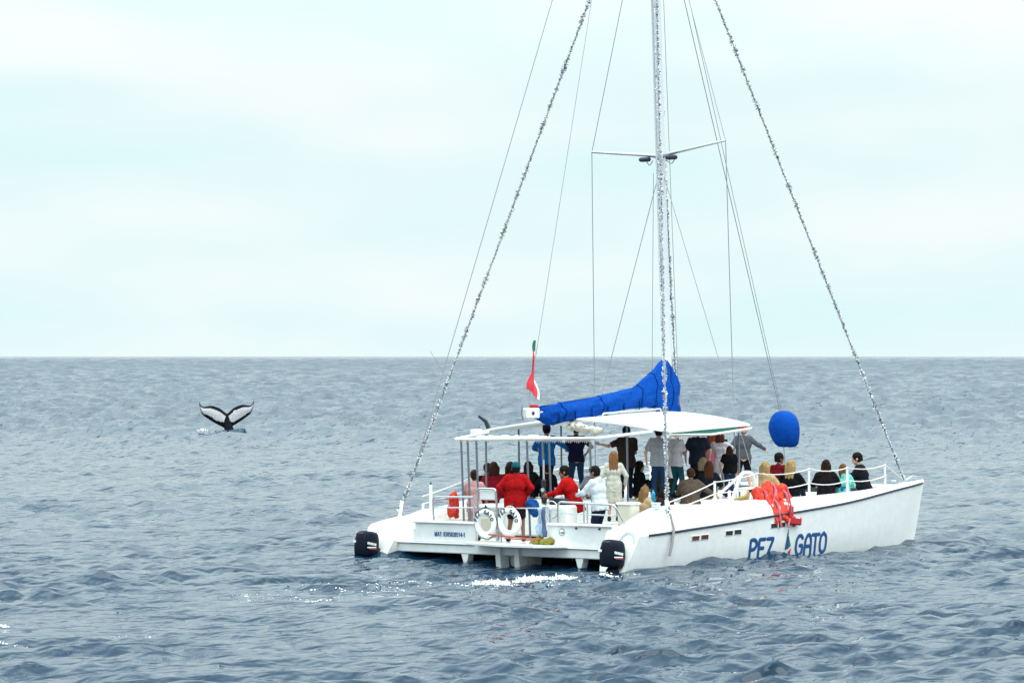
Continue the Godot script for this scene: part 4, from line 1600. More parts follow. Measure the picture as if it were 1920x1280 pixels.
func person(label: String, at: Array, yaw: float, height: float, pose: String, o := {}):
	var root := thing("person", label, "person", Transform3D(Basis(Vector3.UP, deg_to_rad(-41.0 - yaw)), BOAT * P(at[0], at[1], at[2])), "passengers aboard the catamaran")
	var k := height / 1.75
	var wide: float = o.get("wide", 1.0) * (1.2 if pose != "stand" else 1.1)
	var lean := deg_to_rad(o.get("lean", 0.0))
	var U := Vector3(0, cos(lean), -sin(lean))
	var Bk := Vector3(0, sin(lean), cos(lean))       # towards the person's back
	var sit := pose != "stand"
	var hip := Vector3(0, (0.10 if sit else 0.93) * k, 0)
	var waist := hip + U * 0.15 * k
	var chest := hip + U * 0.33 * k
	var sh := hip + U * 0.49 * k
	var neck := hip + U * 0.555 * k
	var hd := (U + Vector3.UP * 0.6).normalized()
	var head := neck + hd * 0.145 * k + Vector3(0, 0, -0.02 * k)
	var hx := 0.085 * k
	var sx := (0.185 if wide >= 1.0 else 0.165) * k
	# legs
	var legs := []
	for s in [-1.0, 1.0]:
		var h := hip + Vector3(s * hx, -0.02 * k, 0)
		var knee: Vector3
		var ank: Vector3
		match pose:
			"stand":
				var stride: float = o.get("stride", 0.04) * s
				ank = Vector3(s * o.get("stance", 0.11) * k, 0.085 * k, -stride * k)
				var q := ik(h, ank, 0.43 * k, 0.42 * k, Vector3(0, 0, -1))
				knee = q[0]
			"floor":
				knee = Vector3(s * 0.14 * k, 0.40 * k, -0.29 * k)
				ank = Vector3(s * 0.12 * k, 0.085 * k, -0.56 * k)
			_:
				knee = Vector3(s * 0.12 * k, 0.12 * k, -0.42 * k)
				ank = Vector3(s * 0.12 * k, -0.29 * k, -0.40 * k)
		legs.append([h, knee, ank])
	# arms
	var arms := []
	for i in 2:
		var s := -1.0 if i == 0 else 1.0
		var a := sh + Vector3(s * sx, -0.02 * k, 0)
		var name_: String = o.get("L" if i == 0 else "R", "hang" if not sit else "knee")
		var t: Vector3 = ARMS[name_]
		var q := ik(a, a + Vector3(t.x * s, t.y, t.z) * k, 0.285 * k, 0.255 * k, Vector3(s * 0.9, -0.6, 0.5))
		arms.append([a, q[0], q[1]])
	var b := k * wide
	# the body: one surface with head and hands
	var core := [
		[0, hip + Vector3(-0.07 * k, 0, 0), hip + Vector3(0.07 * k, 0, 0), 0.105 * b, 0.105 * b],
		[0, waist + Vector3(-0.055 * k, 0, 0), waist + Vector3(0.055 * k, 0, 0), 0.098 * b, 0.098 * b],
		[0, chest + Vector3(-0.075 * k, 0, 0), chest + Vector3(0.075 * k, 0, 0), 0.108 * b, 0.108 * b],
		[0, sh + Vector3(-0.14 * k, -0.02 * k, 0), sh + Vector3(0.14 * k, -0.02 * k, 0), 0.064 * b, 0.064 * b]]
	var pr := core.duplicate()
	pr.append([0, sh, head, 0.056 * k, 0.052 * k])
	for a in arms:
		pr.append([0, a[0], a[1], 0.048 * b, 0.040 * k])
		pr.append([0, a[1], a[2], 0.040 * k, 0.027 * k])
	for l in legs:
		pr.append([0, l[0], l[1], 0.082 * b, 0.054 * k])
		pr.append([0, l[1], l[2], 0.056 * k, 0.036 * k])
		pr.append([0, l[2] + Vector3(0, -0.04 * k, 0.03 * k), l[2] + Vector3(0, -0.055 * k, -0.14 * k), 0.036 * k, 0.028 * k])
	var st := tool()
	st.append_from(nets(pr, 0.021, 0.03), 0, Transform3D())
	var turn := Basis(Vector3.UP, deg_to_rad(-o.get("look", 0.0))) * Basis(Vector3.RIGHT, -lean * 0.4 - deg_to_rad(o.get("nod", 0.0)))
	var hxf := Transform3D(turn.scaled(Vector3.ONE * k * 1.13), head + Vector3(0, 0.012, 0))
	st.append_from(head_mesh(), 0, hxf)
	for i in 2:
		var a = arms[i]
		var down: Vector3 = (a[2] - a[1]).normalized()
		var inn := Vector3(1.0 if i == 0 else -1.0, 0, 0)
		inn = (inn - down * inn.dot(down)).normalized()
		# local y runs up the forearm, x across the palm, thumb forward
		var xx := inn if i == 0 else -inn
		var bs := Basis(xx, -down, xx.cross(-down))
		st.append_from(hand_mesh(i == 1), 0, Transform3D(bs.scaled_local(Vector3.ONE * k * 0.95), a[2]))
	var sk: Color = o.get("skin", Color(0.42, 0.21, 0.14))
	if not M.hairs.has(sk):
		M.hairs[sk] = mat(sk, 0.55)
	obj("body", st, M.hairs[sk], root)
	var ey := obj("eyes", heads.eyes, M.black, root)
	ey.transform = hxf
	# top
	var top: Color = o.get("top", Color(0.1, 0.1, 0.1))
	var ease: float = o.get("ease", 0.02)
	var hem: float = o.get("hem", 0.06)
	pr = []
	for c in core:
		pr.append([0, c[1], c[2], c[3] + ease, c[4] + ease])
	pr.append([0, hip + Vector3(-0.06 * k, 0, 0), hip + Vector3(-0.06 * k, 0, 0) - U * hem * k, 0.112 * b + ease, 0.115 * b + ease])
	pr.append([0, hip + Vector3(0.06 * k, 0, 0), hip + Vector3(0.06 * k, 0, 0) - U * hem * k, 0.112 * b + ease, 0.115 * b + ease])
	pr.append([3, -U, (-U).dot(hip) + hem * k])
	pr.append([0, sh, sh + (neck - sh) * 0.8 + Bk * 0.01, 0.07 * k, 0.062 * k])
	if o.has("hood"):
		pr.append([0, neck + Vector3(-0.06 * k, -0.02, 0.0) + Bk * 0.07 * k, neck + Vector3(0.06 * k, -0.02, 0.0) + Bk * 0.07 * k, 0.05 * k, 0.05 * k])
		pr.append([0, neck + Bk * 0.08 * k, neck + Bk * 0.10 * k - U * 0.12 * k, 0.055 * k, 0.03 * k])
	var sl: String = o.get("sleeve", "long")
	for a in arms:
		if sl == "none":
			continue
		var e: Vector3 = a[1] if sl == "long" else a[0].lerp(a[1], 0.78)
		pr.append([0, a[0] - (a[1] - a[0]) * 0.05, e, 0.058 * b + ease * 0.6, (0.050 if sl == "long" else 0.056) * k + ease * 0.5, true] if sl == "short" else [0, a[0], e, 0.058 * b + ease * 0.5, 0.048 * k + ease * 0.4])
		if sl == "long":
			pr.append([0, a[1], a[1].lerp(a[2], 0.96), 0.048 * k + ease * 0.4, 0.037 * k + ease * 0.3, true])
	obj(o.get("garment", "shirt" if sl == "short" else "jacket"), nets(pr, 0.021, 0.035, 0.016), cloth(top), root)
	# lower half
	var low: Color = o.get("low", Color(0.02, 0.025, 0.05))
	var lk: String = o.get("lower", "trousers")
	pr = [[0, hip + Vector3(-0.07 * k, 0.05 * k, 0), hip + Vector3(0.07 * k, 0.05 * k, 0), 0.113 * b, 0.113 * b], [3, U, U.dot(hip) + 0.11 * k]]
	if lk == "skirt":
		for x in [-0.05, 0.05]:
			pr.append([0, hip + Vector3(x * k, 0, 0), hip + Vector3(x * 1.7 * k, -0.46 * k, 0), 0.12 * b, 0.16 * b, true])
	else:
		for l in legs:
			if lk == "shorts":
				pr.append([0, l[0], l[0].lerp(l[1], 0.94), 0.098 * b, 0.085 * k, true])
			else:
				pr.append([0, l[0], l[1], 0.096 * b, 0.070 * k])
				pr.append([0, l[1], l[1].lerp(l[2], 0.97), 0.070 * k, 0.058 * k, true])
	obj(lk, nets(pr, 0.021, 0.02, 0.012), cloth(low), root)
	# shoes
	for l in legs:
		var an: Vector3 = l[2]
		pr = [[0, an + Vector3(0, -0.035 * k, 0.03 * k), an + Vector3(0, -0.05 * k, -0.15 * k), 0.047 * k, 0.038 * k], [0, an + Vector3(0, 0.0, 0.01), an + Vector3(0, -0.03 * k, 0.0), 0.05 * k, 0.05 * k], [3, Vector3.DOWN, -(an.y - 0.083 * k)]]
		obj("shoe", nets(pr, 0.018, 0.02), cloth(o.get("shoes", Color(0.02, 0.022, 0.03))), root)
	# hair and hats
	var hs: String = o.get("hair", "short")
	if hs != "none":
		var hm := obj("hair", hair_mesh(hs), hair_mat(o.get("hairc", Color(0.015, 0.011, 0.009))), root)
		hm.transform = hxf
	if o.has("cap"):
		var cm := obj("cap", hair_mesh(o.get("hat", "cap")), cloth(o.cap), root)
		cm.transform = hxf * Transform3D(Basis.from_scale(Vector3.ONE * 1.05), Vector3.ZERO)
	if o.has("phone"):
		var st2 := tool()
		box(st2, arms[1][2] + Vector3(0, 0.05, -0.09) * k, Vector3(0.15, 0.08, 0.014), 0.004)
		obj("phone", fin(st2), M.black, root)
	return root

func hair_mat(c: Color) -> StandardMaterial3D:
	var key := "h" + str(c)
	if not M.has(key):
		var m := mat(c, 0.7, 0.0, 0.2)
		m.uv1_triplanar = true
		m.uv1_scale = Vector3(9.0, 1.3, 9.0)
		if not M.has("strands"):
			M.strands = speckle(Color(0.35, 0.35, 0.35), Color(1, 1, 1), 0.05, 71)
		m.albedo_texture = M.strands
		m.normal_enabled = true
		if not M.has("hn"):
			M.hn = cloth_normal(0.05, 44)
		m.normal_texture = M.hn
		M[key] = m
	return M[key]

func make_people():
	var red := Color(0.36, 0.008, 0.01)
	var blk := Color(0.008, 0.009, 0.012)
	var navy := Color(0.012, 0.018, 0.045)
	var jeans := Color(0.02, 0.05, 0.12)
	var blond := Color(0.5, 0.33, 0.14)
	var brown := Color(0.05, 0.022, 0.012)
	var fair := Color(0.56, 0.31, 0.22)
	var tan := Color(0.26, 0.12, 0.075)
	var D := 1.335
	# at the stern
	person("woman in a pale pink shirt standing behind the port stern rail", [1.72, -2.0, 0.39], -35, 1.68, "stand", {"top": Color(0.66, 0.36, 0.36), "sleeve": "long", "low": Color(0.5, 0.3, 0.3), "hair": "bun", "hairc": brown, "wide": 0.92, "L": "rail", "R": "rail", "hem": 0.2})
	person("man in a big red jacket and teal cap standing at the boarding gate, back turned", [0.47, 0.42, 0.5], -30, 1.80, "stand", {"top": red, "low": Color(0.03, 0.02, 0.03), "lower": "shorts", "cap": Color(0.01, 0.09, 0.12), "hair": "short", "wide": 1.34, "ease": 0.04, "hem": 0.14, "L": "hip", "R": "hip", "skin": tan, "stance": 0.17, "shoes": Color(0.01, 0.015, 0.03)})
	person("person with brown hair in a maroon top left of the man in red", [3.42, -2.85, 1.18], -50, 1.94, "floor", {"top": Color(0.22, 0.008, 0.02), "hair": "bob", "hairc": brown})
	person("person in black sitting leftmost on the port deck holding a phone up", [3.75, -3.35, 1.18], -50, 1.86, "floor", {"top": blk, "hair": "short", "R": "camera", "L": "camera", "phone": true})
	person("dark haired person in black half hidden left of the teal cap", [4.5, -3.25, 1.18], -50, 1.88, "floor", {"top": blk, "hair": "bob", "hairc": brown})
	person("dark haired person in black just right of the man in the red jacket", [3.75, -2.0, D], -48, 1.68, "floor", {"top": blk, "hair": "bob", "hairc": Color(0.025, 0.012, 0.009), "wide": 1.05})
	person("person in black crouched by the legs of the man in bright blue", [3.95, -1.55, D], -60, 1.52, "floor", {"top": blk, "hair": "short", "wide": 1.1})
	person("person in grey and a black cap sitting behind the white hooded sweatshirt", [4.35, -0.45, D], -45, 1.42, "floor", {"top": Color(0.3, 0.3, 0.33), "cap": blk, "hairc": brown})
	person("man in red jacket leaning to the left over the starboard stern rail", [1.3, 1.5, 0.39], -112, 1.86, "stand", {"top": Color(0.45, 0.008, 0.01), "lean": 20.0, "L": "rail", "R": "rail", "hair": "short", "skin": tan, "low": Color(0.02, 0.008, 0.012), "wide": 1.15, "ease": 0.03, "hem": 0.22, "look": -10.0})
	person("man in a white hooded sweatshirt and navy shorts reaching for the stern rail", [1.3, 2.25, 0.39], -92, 1.83, "stand", {"top": Color(0.62, 0.68, 0.74), "hood": true, "lean": 10.0, "L": "rail", "R": "rail", "hair": "short", "skin": tan, "low": navy, "lower": "shorts", "hem": 0.14, "ease": 0.03})
	person("blond woman in a white lace dress standing with her back turned", [2.6, 1.62, 0.9], -40, 1.62, "stand", {"top": Color(0.62, 0.62, 0.55), "low": Color(0.6, 0.58, 0.5), "lower": "skirt", "hair": "long", "hairc": Color(0.35, 0.16, 0.07), "skin": fair, "wide": 0.92, "hem": 0.2, "ease": 0.025, "R": "hang"})
	person("blond woman in a tan coat sitting on the starboard cockpit bench", [2.3, 2.72, 0.87], 8, 1.62, "chair", {"top": Color(0.45, 0.31, 0.19), "low": Color(0.42, 0.29, 0.18), "hair": "long", "hairc": Color(0.3, 0.17, 0.07), "skin": fair, "hem": 0.1, "lean": 6.0})
	person("dark haired child in dark clothes by the starboard garland wire", [2.85, 2.95, 0.88], -70, 1.58, "chair", {"top": Color(0.035, 0.02, 0.022), "hair": "bob", "hairc": Color(0.02, 0.012, 0.01), "skin": tan})
	# standing under the roof
	person("man in a bright blue shirt standing leftmost under the roof", [4.45, -2.0, D], -48, 1.78, "stand", {"top": Color(0.012, 0.14, 0.42), "sleeve": "long", "low": Color(0.008, 0.012, 0.025), "cap": Color(0.02, 0.03, 0.08), "hem": 0.16, "ease": 0.03, "L": "rail", "R": "low"})
	person("man in a navy shirt and blue jeans standing under the blue sail cover", [5.0, -1.5, D], -42, 1.78, "stand", {"top": Color(0.012, 0.014, 0.04), "sleeve": "short", "low": jeans, "hem": 0.08, "stance": 0.16, "R": "hip", "L": "cross", "cap": Color(0.3, 0.03, 0.02)})
	person("man in a dark brown shirt and cap pointing to the left", [4.6, 0.42, D], -42, 1.72, "stand", {"top": Color(0.035, 0.024, 0.02), "sleeve": "short", "low": Color(0.008, 0.014, 0.03), "cap": Color(0.012, 0.012, 0.012), "hem": 0.16, "ease": 0.035, "L": "out", "R": "cross", "wide": 1.1})
	person("man in a pale grey shirt and jeans standing left of the garland wire", [4.55, 1.45, D], -40, 1.72, "stand", {"top": Color(0.36, 0.37, 0.42), "sleeve": "short", "low": jeans, "hem": 0.12, "ease": 0.03, "L": "hang", "R": "cross", "skin": fair})
	person("man in a white tee shirt and teal jeans right of the garland wire", [5.2, 1.48, D], 10, 1.68, "stand", {"top": Color(0.68, 0.62, 0.68), "sleeve": "short", "low": Color(0.02, 0.09, 0.12), "hem": 0.12, "skin": tan, "R": "cross", "L": "cross"})
	person("man in a dark navy tee shirt standing with his left arm hanging", [6.3, 1.3, D], -42, 1.69, "stand", {"top": Color(0.022, 0.03, 0.05), "sleeve": "short", "low": Color(0.02, 0.02, 0.035), "hem": 0.12, "ease": 0.03, "skin": fair, "hairc": brown, "wide": 1.08})
	person("woman in a pink top standing beside the man in the navy tee", [7.2, 1.05, D], -60, 1.60, "stand", {"top": Color(0.62, 0.09, 0.15), "sleeve": "none", "garment": "top", "low": Color(0.3, 0.1, 0.12), "hair": "long", "hairc": Color(0.2, 0.05, 0.025), "skin": fair, "wide": 0.95})
	person("woman in a white cardigan raising a phone to her face", [6.8, 1.62, D], -30, 1.56, "stand", {"top": Color(0.58, 0.54, 0.6), "sleeve": "long", "low": Color(0.4, 0.36, 0.36), "hair": "bob", "hairc": Color(0.16, 0.05, 0.03), "skin": fair, "wide": 0.95, "R": "camera", "L": "hang", "phone": true, "hem": 0.3})
	person("man in a grey sweater and black shorts reaching to the right", [8.62, 1.0, D], -40, 1.68, "stand", {"top": Color(0.09, 0.095, 0.115), "low": blk, "lower": "shorts", "R": "low", "L": "hang", "hair": "short", "hairc": Color(0.28, 0.2, 0.14), "cap": Color(0.4, 0.06, 0.06), "hem": 0.05, "ease": 0.03, "skin": fair, "stance": 0.2})
	# sitting on deck amidships
	person("person in a black tee shirt holding a bag behind the woman in white lace", [5.0, 0.5, D], 30, 1.66, "floor", {"top": blk, "sleeve": "short", "hair": "bob", "L": "lap", "R": "lap", "skin": fair})
	person("blond woman with an olive top sitting behind the tan coat", [5.45, 0.75, D], 15, 1.76, "floor", {"top": Color(0.07, 0.065, 0.03), "hair": "bob", "hairc": Color(0.42, 0.3, 0.16), "skin": fair})
	person("man in an olive brown shirt sitting with his right hand on the deck", [3.8, 2.98, 1.18], -35, 1.74, "floor", {"top": Color(0.095, 0.07, 0.055), "hair": "short", "hairc": brown, "R": "low", "L": "knee", "lean": 6.0, "wide": 1.15, "ease": 0.03})
	person("grey blond woman in black sitting in front of the navy tee shirt", [5.6, 2.0, D], -45, 1.80, "floor", {"top": blk, "hair": "bob", "hairc": Color(0.42, 0.32, 0.22), "skin": fair})
	person("brown haired woman in black sitting beside the grey blond woman", [5.3, 2.4, D], -35, 1.66, "floor", {"top": Color(0.01, 0.014, 0.02), "hair": "long", "hairc": Color(0.1, 0.035, 0.015), "skin": fair})
	person("person in a black tee shirt and jeans with long brown hair by the boarding gate", [6.2, 2.35, D], -40, 1.22, "stand", {"top": blk, "sleeve": "short", "low": jeans, "hair": "long", "hairc": brown, "skin": fair, "wide": 1.2, "hem": 0.1})
	# along the starboard foredeck
	person("blond person in a tan hooded jacket sitting behind the orange life vests", [6.5, 3.2, 1.18], -10, 1.88, "floor", {"top": Color(0.5, 0.36, 0.2), "hood": true, "hair": "bob", "hairc": blond, "skin": fair})
	person("dark haired man in a maroon shirt sitting behind a blond woman in black", [8.2, 2.4, D + 0.03], 5, 1.84, "floor", {"top": Color(0.14, 0.008, 0.014), "hair": "short", "skin": tan, "look": 20.0})
	person("blond woman in a black jacket sitting right of the orange life vests", [7.42, 3.3, 1.19], -15, 1.88, "floor", {"top": blk, "hair": "long", "hairc": blond, "skin": fair, "ease": 0.03})
	person("woman with long dark hair in black sitting on the foredeck", [8.8, 3.4, 1.18], -35, 1.84, "floor", {"top": Color(0.012, 0.01, 0.014), "hair": "long", "hairc": Color(0.03, 0.012, 0.009), "ease": 0.03})
	var kid = person("child with long light brown hair in a mint hooded top", [9.4, 3.5, 1.2], -40, 1.58, "floor", {"top": Color(0.2, 0.62, 0.55), "hood": true, "hair": "long", "hairc": Color(0.2, 0.09, 0.04), "skin": fair, "ease": 0.025})
	var pr := tool()
	box(pr, Vector3(0, 0.24, 0.128), Vector3(0.15, 0.13, 0.012), 0.005)
	obj("printed_emblem", fin(pr), cloth(Color(0.01, 0.2, 0.4)), kid)
	person("man in a black jacket sitting nearest the bow, facing left", [10.38, 3.5, 1.28], -112, 1.94, "floor", {"top": Color(0.012, 0.012, 0.016), "lean": 14.0, "skin": fair, "hair": "short", "ease": 0.03, "nod": 10.0})

# ---------------------------------------------------------------- loose things aboard
func make_cargo():
	# life rings on the stern rail
	var lab := ["white life ring hanging left on the stern rail", "white life ring hanging right, next to the red jacketed man"]
	for i in 2:
		var pos: Array = [[0.17, -0.23, 0.92], [0.17, 0.50, 0.97]][i]
		var o := thing("life_ring", lab[i], "life ring", BOAT * Transform3D(Basis(Vector3.BACK, [0.15, -0.1][i]), P(pos[0], pos[1], pos[2])), "life rings on the stern rail")
		var st := tool()
		var pts := []
		for k in 40:
			var a := TAU * k / 40
			pts.append(Vector3(cos(a) * 0.26, sin(a) * 0.265, 0.0))
		tube(st, pts, 0.078, 12, true)
		obj("ring", fin(st), M.white, o)
		st = tool()
		pts = []
		for k in 48:
			var a := TAU * k / 48
			var out := 0.335 + 0.018 * cos(a * 4.0)
			pts.append(Vector3(cos(a) * out, sin(a) * (out + 0.02), 0.0))
		tube(st, pts, 0.012, 5, true)
		obj("grab_line", fin(st), M.navy if i == 0 else M.rope, o)
		for w in [["PEZ", 2.35], ["GATO", 0.75]]:
			for c in w[0].length():
				var a: float = w[1] - (c - (w[0].length() - 1) * 0.5) * 0.33
				var d := Vector3(cos(a), sin(a), 0)
				lettering("letter", w[0][c], 0.10, 0.9, M.navy, o, Transform3D(Basis(Vector3.BACK, a - PI / 2), d * 0.272 + Vector3(0, 0, 0.079)))
		st = tool()
		tube(st, [Vector3(0, 0.33, -0.02), Vector3(0, 0.42, -0.06), Vector3(0, 0.36, -0.1)], 0.02, 6)
		obj("hanger", fin(st), M.navy, o)
	# hanging cloths and a block by the gate
	for i in 2:
		var o: Color = [Color(0.42, 0.52, 0.66), Color(0.10, 0.14, 0.26)][i]
		var pr := []
		var s0 := 1.42 + i * 0.11
		for k in 4:
			var dx := 0.03 * k - 0.045
			pr.append([0, P(0.2 - 0.02 * k, s0 + dx * 0.3, 1.27), P(0.18 - 0.02 * (k % 2), s0 + dx * (2.0 - i), 0.78 - 0.03 * k), 0.022, 0.04])
		var m := obj("towel", nets(pr, 0.016, 0.02, 0.05), cloth(o))
		m.transform = BOAT
		tag(m, ["pale blue towel hanging from the gate post", "dark blue cloth hanging right of the pale blue towel"][i], "towel")
	for i in 2:
		var pr := [[1, P(0.1, 1.32 + i * 0.32, 0.535), Vector3(0.13, 0.045, 0.1)], [0, P(0.12, 1.22 + i * 0.36, 0.55), P(0.2, 1.36 + i * 0.34, 0.62), 0.05, 0.04], [1, P(0.22, 1.4 + i * 0.3, 0.57), Vector3(0.09, 0.08, 0.08)]]
		var m := obj("rope_coil", nets(pr, 0.016, 0.03, 0.05), M.yellow)
		m.transform = BOAT
		tag(m, ["mustard yellow bundle on the platform under the towels", "mustard yellow bundle nearest the stern wall vent"][i], "rope bundle", "yellow bundles on the platform")
	var bar := tool()
	tube(bar, [P(0.05, -0.05, 0.68), P(0.02, 0.7, 0.64), P(0.08, 1.5, 0.6)], 0.02, 6)
	tube(bar, [P(0.1, 0.4, 0.6), P(0.12, 1.5, 0.56)], 0.014, 6)
	var ob := obj("red_pole", fin(bar), mat(Color(0.35, 0.07, 0.045), 0.6))
	ob.transform = BOAT
	tag(ob, "thin red poles lying across the boarding gate behind the legs", "pole")
	# block hanging on the console posts
	var blk := thing("pulley_block", "grey pulley block hanging between the two console posts", "pulley", BOAT * Transform3D(Basis(), P(1.34, 0.56, 1.62)))
	var st := tool()
	box(st, Vector3(0, 0.2, 0), Vector3(0.13, 0.2, 0.08), 0.03)
	box(st, Vector3(0, -0.12, 0), Vector3(0.15, 0.34, 0.1), 0.04)
	obj("cheeks", fin(st), M.black, blk)
	st = tool()
	tube(st, [Vector3(0, 0.3, 0), Vector3(0, 0.75, 0)], 0.02, 6)
	tube(st, [Vector3(0, 0.05, 0.045), Vector3(0, 0.05, 0.06)], 0.05, 10)
	obj("line", fin(st), M.alu, blk)
	# blue bag by the helm, held low by the man in red's side
	var bag := obj("bag", nets([[1, P(0.5, 0.92, 1.32), Vector3(0.14, 0.17, 0.12)], [0, P(0.5, 0.85, 1.4), P(0.5, 1.0, 1.2), 0.1, 0.12]], 0.018, 0.05, 0.04), cloth(Color(0.012, 0.07, 0.25)))
	bag.transform = BOAT
	tag(bag, "blue bag by the helm right of the red jacket", "bag")
	var towel := obj("towel", nets([[0, P(1.35, -2.3, 1.5), P(1.3, -2.34, 1.08), 0.09, 0.11], [0, P(1.5, -2.36, 1.44), P(1.5, -2.36, 1.0), 0.06, 0.07]], 0.02, 0.05, 0.06), cloth(Color(0.6, 0.05, 0.035)))
	towel.transform = BOAT
	tag(towel, "coral red cloth hung on the port stern rail beside the pink shirt", "cloth")
	# small things on deck
	var cam := thing("small_box", "small pale blue box on the coaming beside the tan coat", "box", BOAT * Transform3D(Basis(), P(1.75, 3.55, 1.31)))
	st = tool()
	box(st, Vector3(0, 0.03, 0), Vector3(0.18, 0.11, 0.14), 0.02)
	obj("case", fin(st), mat(Color(0.5, 0.6, 0.65), 0.5), cam)
	st = tool()
	box(st, Vector3(0, 0.093, 0), Vector3(0.19, 0.014, 0.15), 0.005)
	obj("lid", fin(st), M.white, cam)
	var blob := obj("drinks_bottle", nets([[0, P(3.0, 2.5, 1.36), P(3.0, 2.5, 1.54), 0.05, 0.05], [0, P(3.0, 2.5, 1.56), P(3.0, 2.5, 1.62), 0.026, 0.022]], 0.014, 0.02), mat(Color(0.02, 0.3, 0.55), 0.3))
	blob.transform = BOAT
	tag(blob, "bright blue bottle between the tan coat and the dark haired child", "bottle")
	var rp := tool()
	for i in 4:
		tube(rp, [P(4.55 - i * 0.03, 3.78, 1.38), P(4.7, 3.85 + 0.02 * i, 1.36 + 0.03 * i), P(4.82, 3.9, 1.36 + 0.06 * i), P(4.86, 3.9, 1.52)], 0.03, 6)
	var ro := obj("rope_coil", fin(rp), mat(Color(0.4, 0.3, 0.1), 0.85))
	ro.transform = BOAT
	tag(ro, "small tan rope coil on the side deck behind the boarding gate", "rope")
	# orange life vests slung over the lifelines
	var vs := [[5.12, 4.06, 1.44, 0.12, 0.1], [5.45, 4.1, 1.52, -0.22, 0.25], [5.84, 4.08, 1.42, 0.28, -0.3], [5.34, 4.26, 1.2, 0.32, 0.4], [5.72, 4.26, 1.12, -0.35, -0.3]]
	var vl := ["orange life vest at the left end of the bundle on the lifeline", "orange life vest at the top middle of the bundle on the lifeline", "orange life vest at the right end of the bundle on the lifeline", "orange life vest hanging lowest on the left of the bundle", "orange life vest hanging lowest on the right of the bundle"]
	for i in 5:
		var v = vs[i]
		var bs := (Basis(Vector3.RIGHT, v[3]) * Basis(Vector3.BACK, 0.12 + 0.05 * i)).scaled_local(Vector3(1.05, 1.22, 1.2))
		life_vest(vl[i], BOAT * Transform3D(bs, P(v[0], v[1], v[2])), v[4], i)
	# flat red cushion hanging below them
	var cu := thing("boat_cushion", "flat dark red cushion with a white handle hanging below the life vests", "cushion", BOAT * Transform3D(Basis(Vector3.RIGHT, -0.12), P(5.86, 4.55, 0.9)))
	st = tool()
	box(st, Vector3(0, -0.07, 0), Vector3(0.07, 0.2, 0.42), 0.03)
	box(st, Vector3(-0.02, 0.12, 0.18), Vector3(0.06, 0.3, 0.14), 0.025)
	obj("pad", fin(st), M.vest_dark, cu)
	st = tool()
	box(st, Vector3(0.036, 0.0, -0.02), Vector3(0.012, 0.035, 0.18), 0.005)
	obj("handle", fin(st), M.white, cu)
	st = tool()
	tube(st, [Vector3(-0.1, 0.7, 0.3), Vector3(0.0, 0.3, 0.25), Vector3(0.0, 0.1, 0.2)], 0.02, 6)
	obj("strap", fin(st), M.strap, cu)
	# flag on the topping lift: green, white and red, drooping in a twist
	var up := P(1.75, 0.0, 5.18)
	var lift := P(1.5, 0.0, 3.9)
	var rows := []
	for i in 31:
		var t := i / 30.0
		var c := up.lerp(lift, t)
		var wd := 0.03 + 0.035 * sin(PI * minf(t * 4.0, 1.0)) if t < 0.55 else lerpf(0.05, 0.17, smoothstep(0.55, 0.95, t))
		var ang := t * 5.0 + 0.6
		var r := PackedVector3Array()
		for j in 9:
			var u := (j - 4) / 4.0
			var a := ang + 0.9 * sin(u * 2.6 + t * 6.0)
			var slant := (0.16 * u if t > 0.55 else 0.05 * u) * smoothstep(0.5, 1.0, t)
			r.append(c + Vector3(0.12 * t * t, 0, 0) + Vector3(cos(a) * wd * u, -slant * 0.8, sin(a) * wd * u * 0.6 + 0.03 * sin(u * 5.0)))
		rows.append(r)
	var fl := thing("flag", "drooping green white and red flag on the line above the boom end", "flag", BOAT)
	var parts := [["green_band", 0, 6, M.green, 0, 8], ["red_band", 6, 30, mat(Color(0.55, 0.015, 0.03), 0.7), 0, 7], ["white_band", 6, 30, M.white, 7, 8]]
	for p in parts:
		st = tool()
		st.set_smooth_group(1)
		for i in range(p[1], p[2]):
			for j in range(p[4], p[5]):
				quad(st, rows[i][j], rows[i + 1][j], rows[i + 1][j + 1], rows[i][j + 1])
				var o := Vector3(0.004, 0, 0.004)
				quad(st, rows[i][j] + o, rows[i][j + 1] + o, rows[i + 1][j + 1] + o, rows[i + 1][j] + o)
		obj(p[0], fin(st), p[3], fl)

func life_vest(label: String, xf: Transform3D, sway: float, i: int):
	var o := thing("life_vest", label, "life vest", xf, "orange life vests on the starboard lifeline")
	# two front panels and a yoke folded over the line, hanging
	var pr := []
	for s in [-1.0, 1.0]:
		var sp := Vector3(0, 0, s * (0.12 + 0.03 * sway))
		for w in [-0.055, 0.055]:
			pr.append([0, sp + Vector3(0.07, 0.10, w), sp + Vector3(0.09 + 0.02 * s, -0.27, w + s * 0.03 + sway * 0.08), 0.058, 0.062])
	for w in [-0.12, -0.04, 0.04, 0.12]:
		pr.append([0, Vector3(-0.05, 0.10, w), Vector3(-0.08, -0.22, w * 1.1 + sway * 0.1), 0.055, 0.06])
	for w in [-0.14, 0.14]:
		pr.append([0, Vector3(-0.04, 0.12, w), Vector3(0.07, 0.13, w), 0.05, 0.05])
	obj("foam_panels", nets(pr, 0.02, 0.02, 0.05), M.vest, o)
	var st := tool()
	tube(st, [Vector3(0.08, 0.14, -0.02), Vector3(0.17, 0.0, sway * 0.1), Vector3(0.165, -0.2, 0.04 + sway * 0.2), Vector3(0.13, -0.36 - 0.02 * i, 0.1 + sway * 0.2)], [0.02, 0.04, 0.035, 0.02], 6)
	obj("strap", fin(st), M.strap, o)
	st = tool()
	box(st, Vector3(0.185, -0.18, 0.03 + sway * 0.15), Vector3(0.02, 0.05, 0.07), 0.006)
	obj("buckle", fin(st), M.black, o)

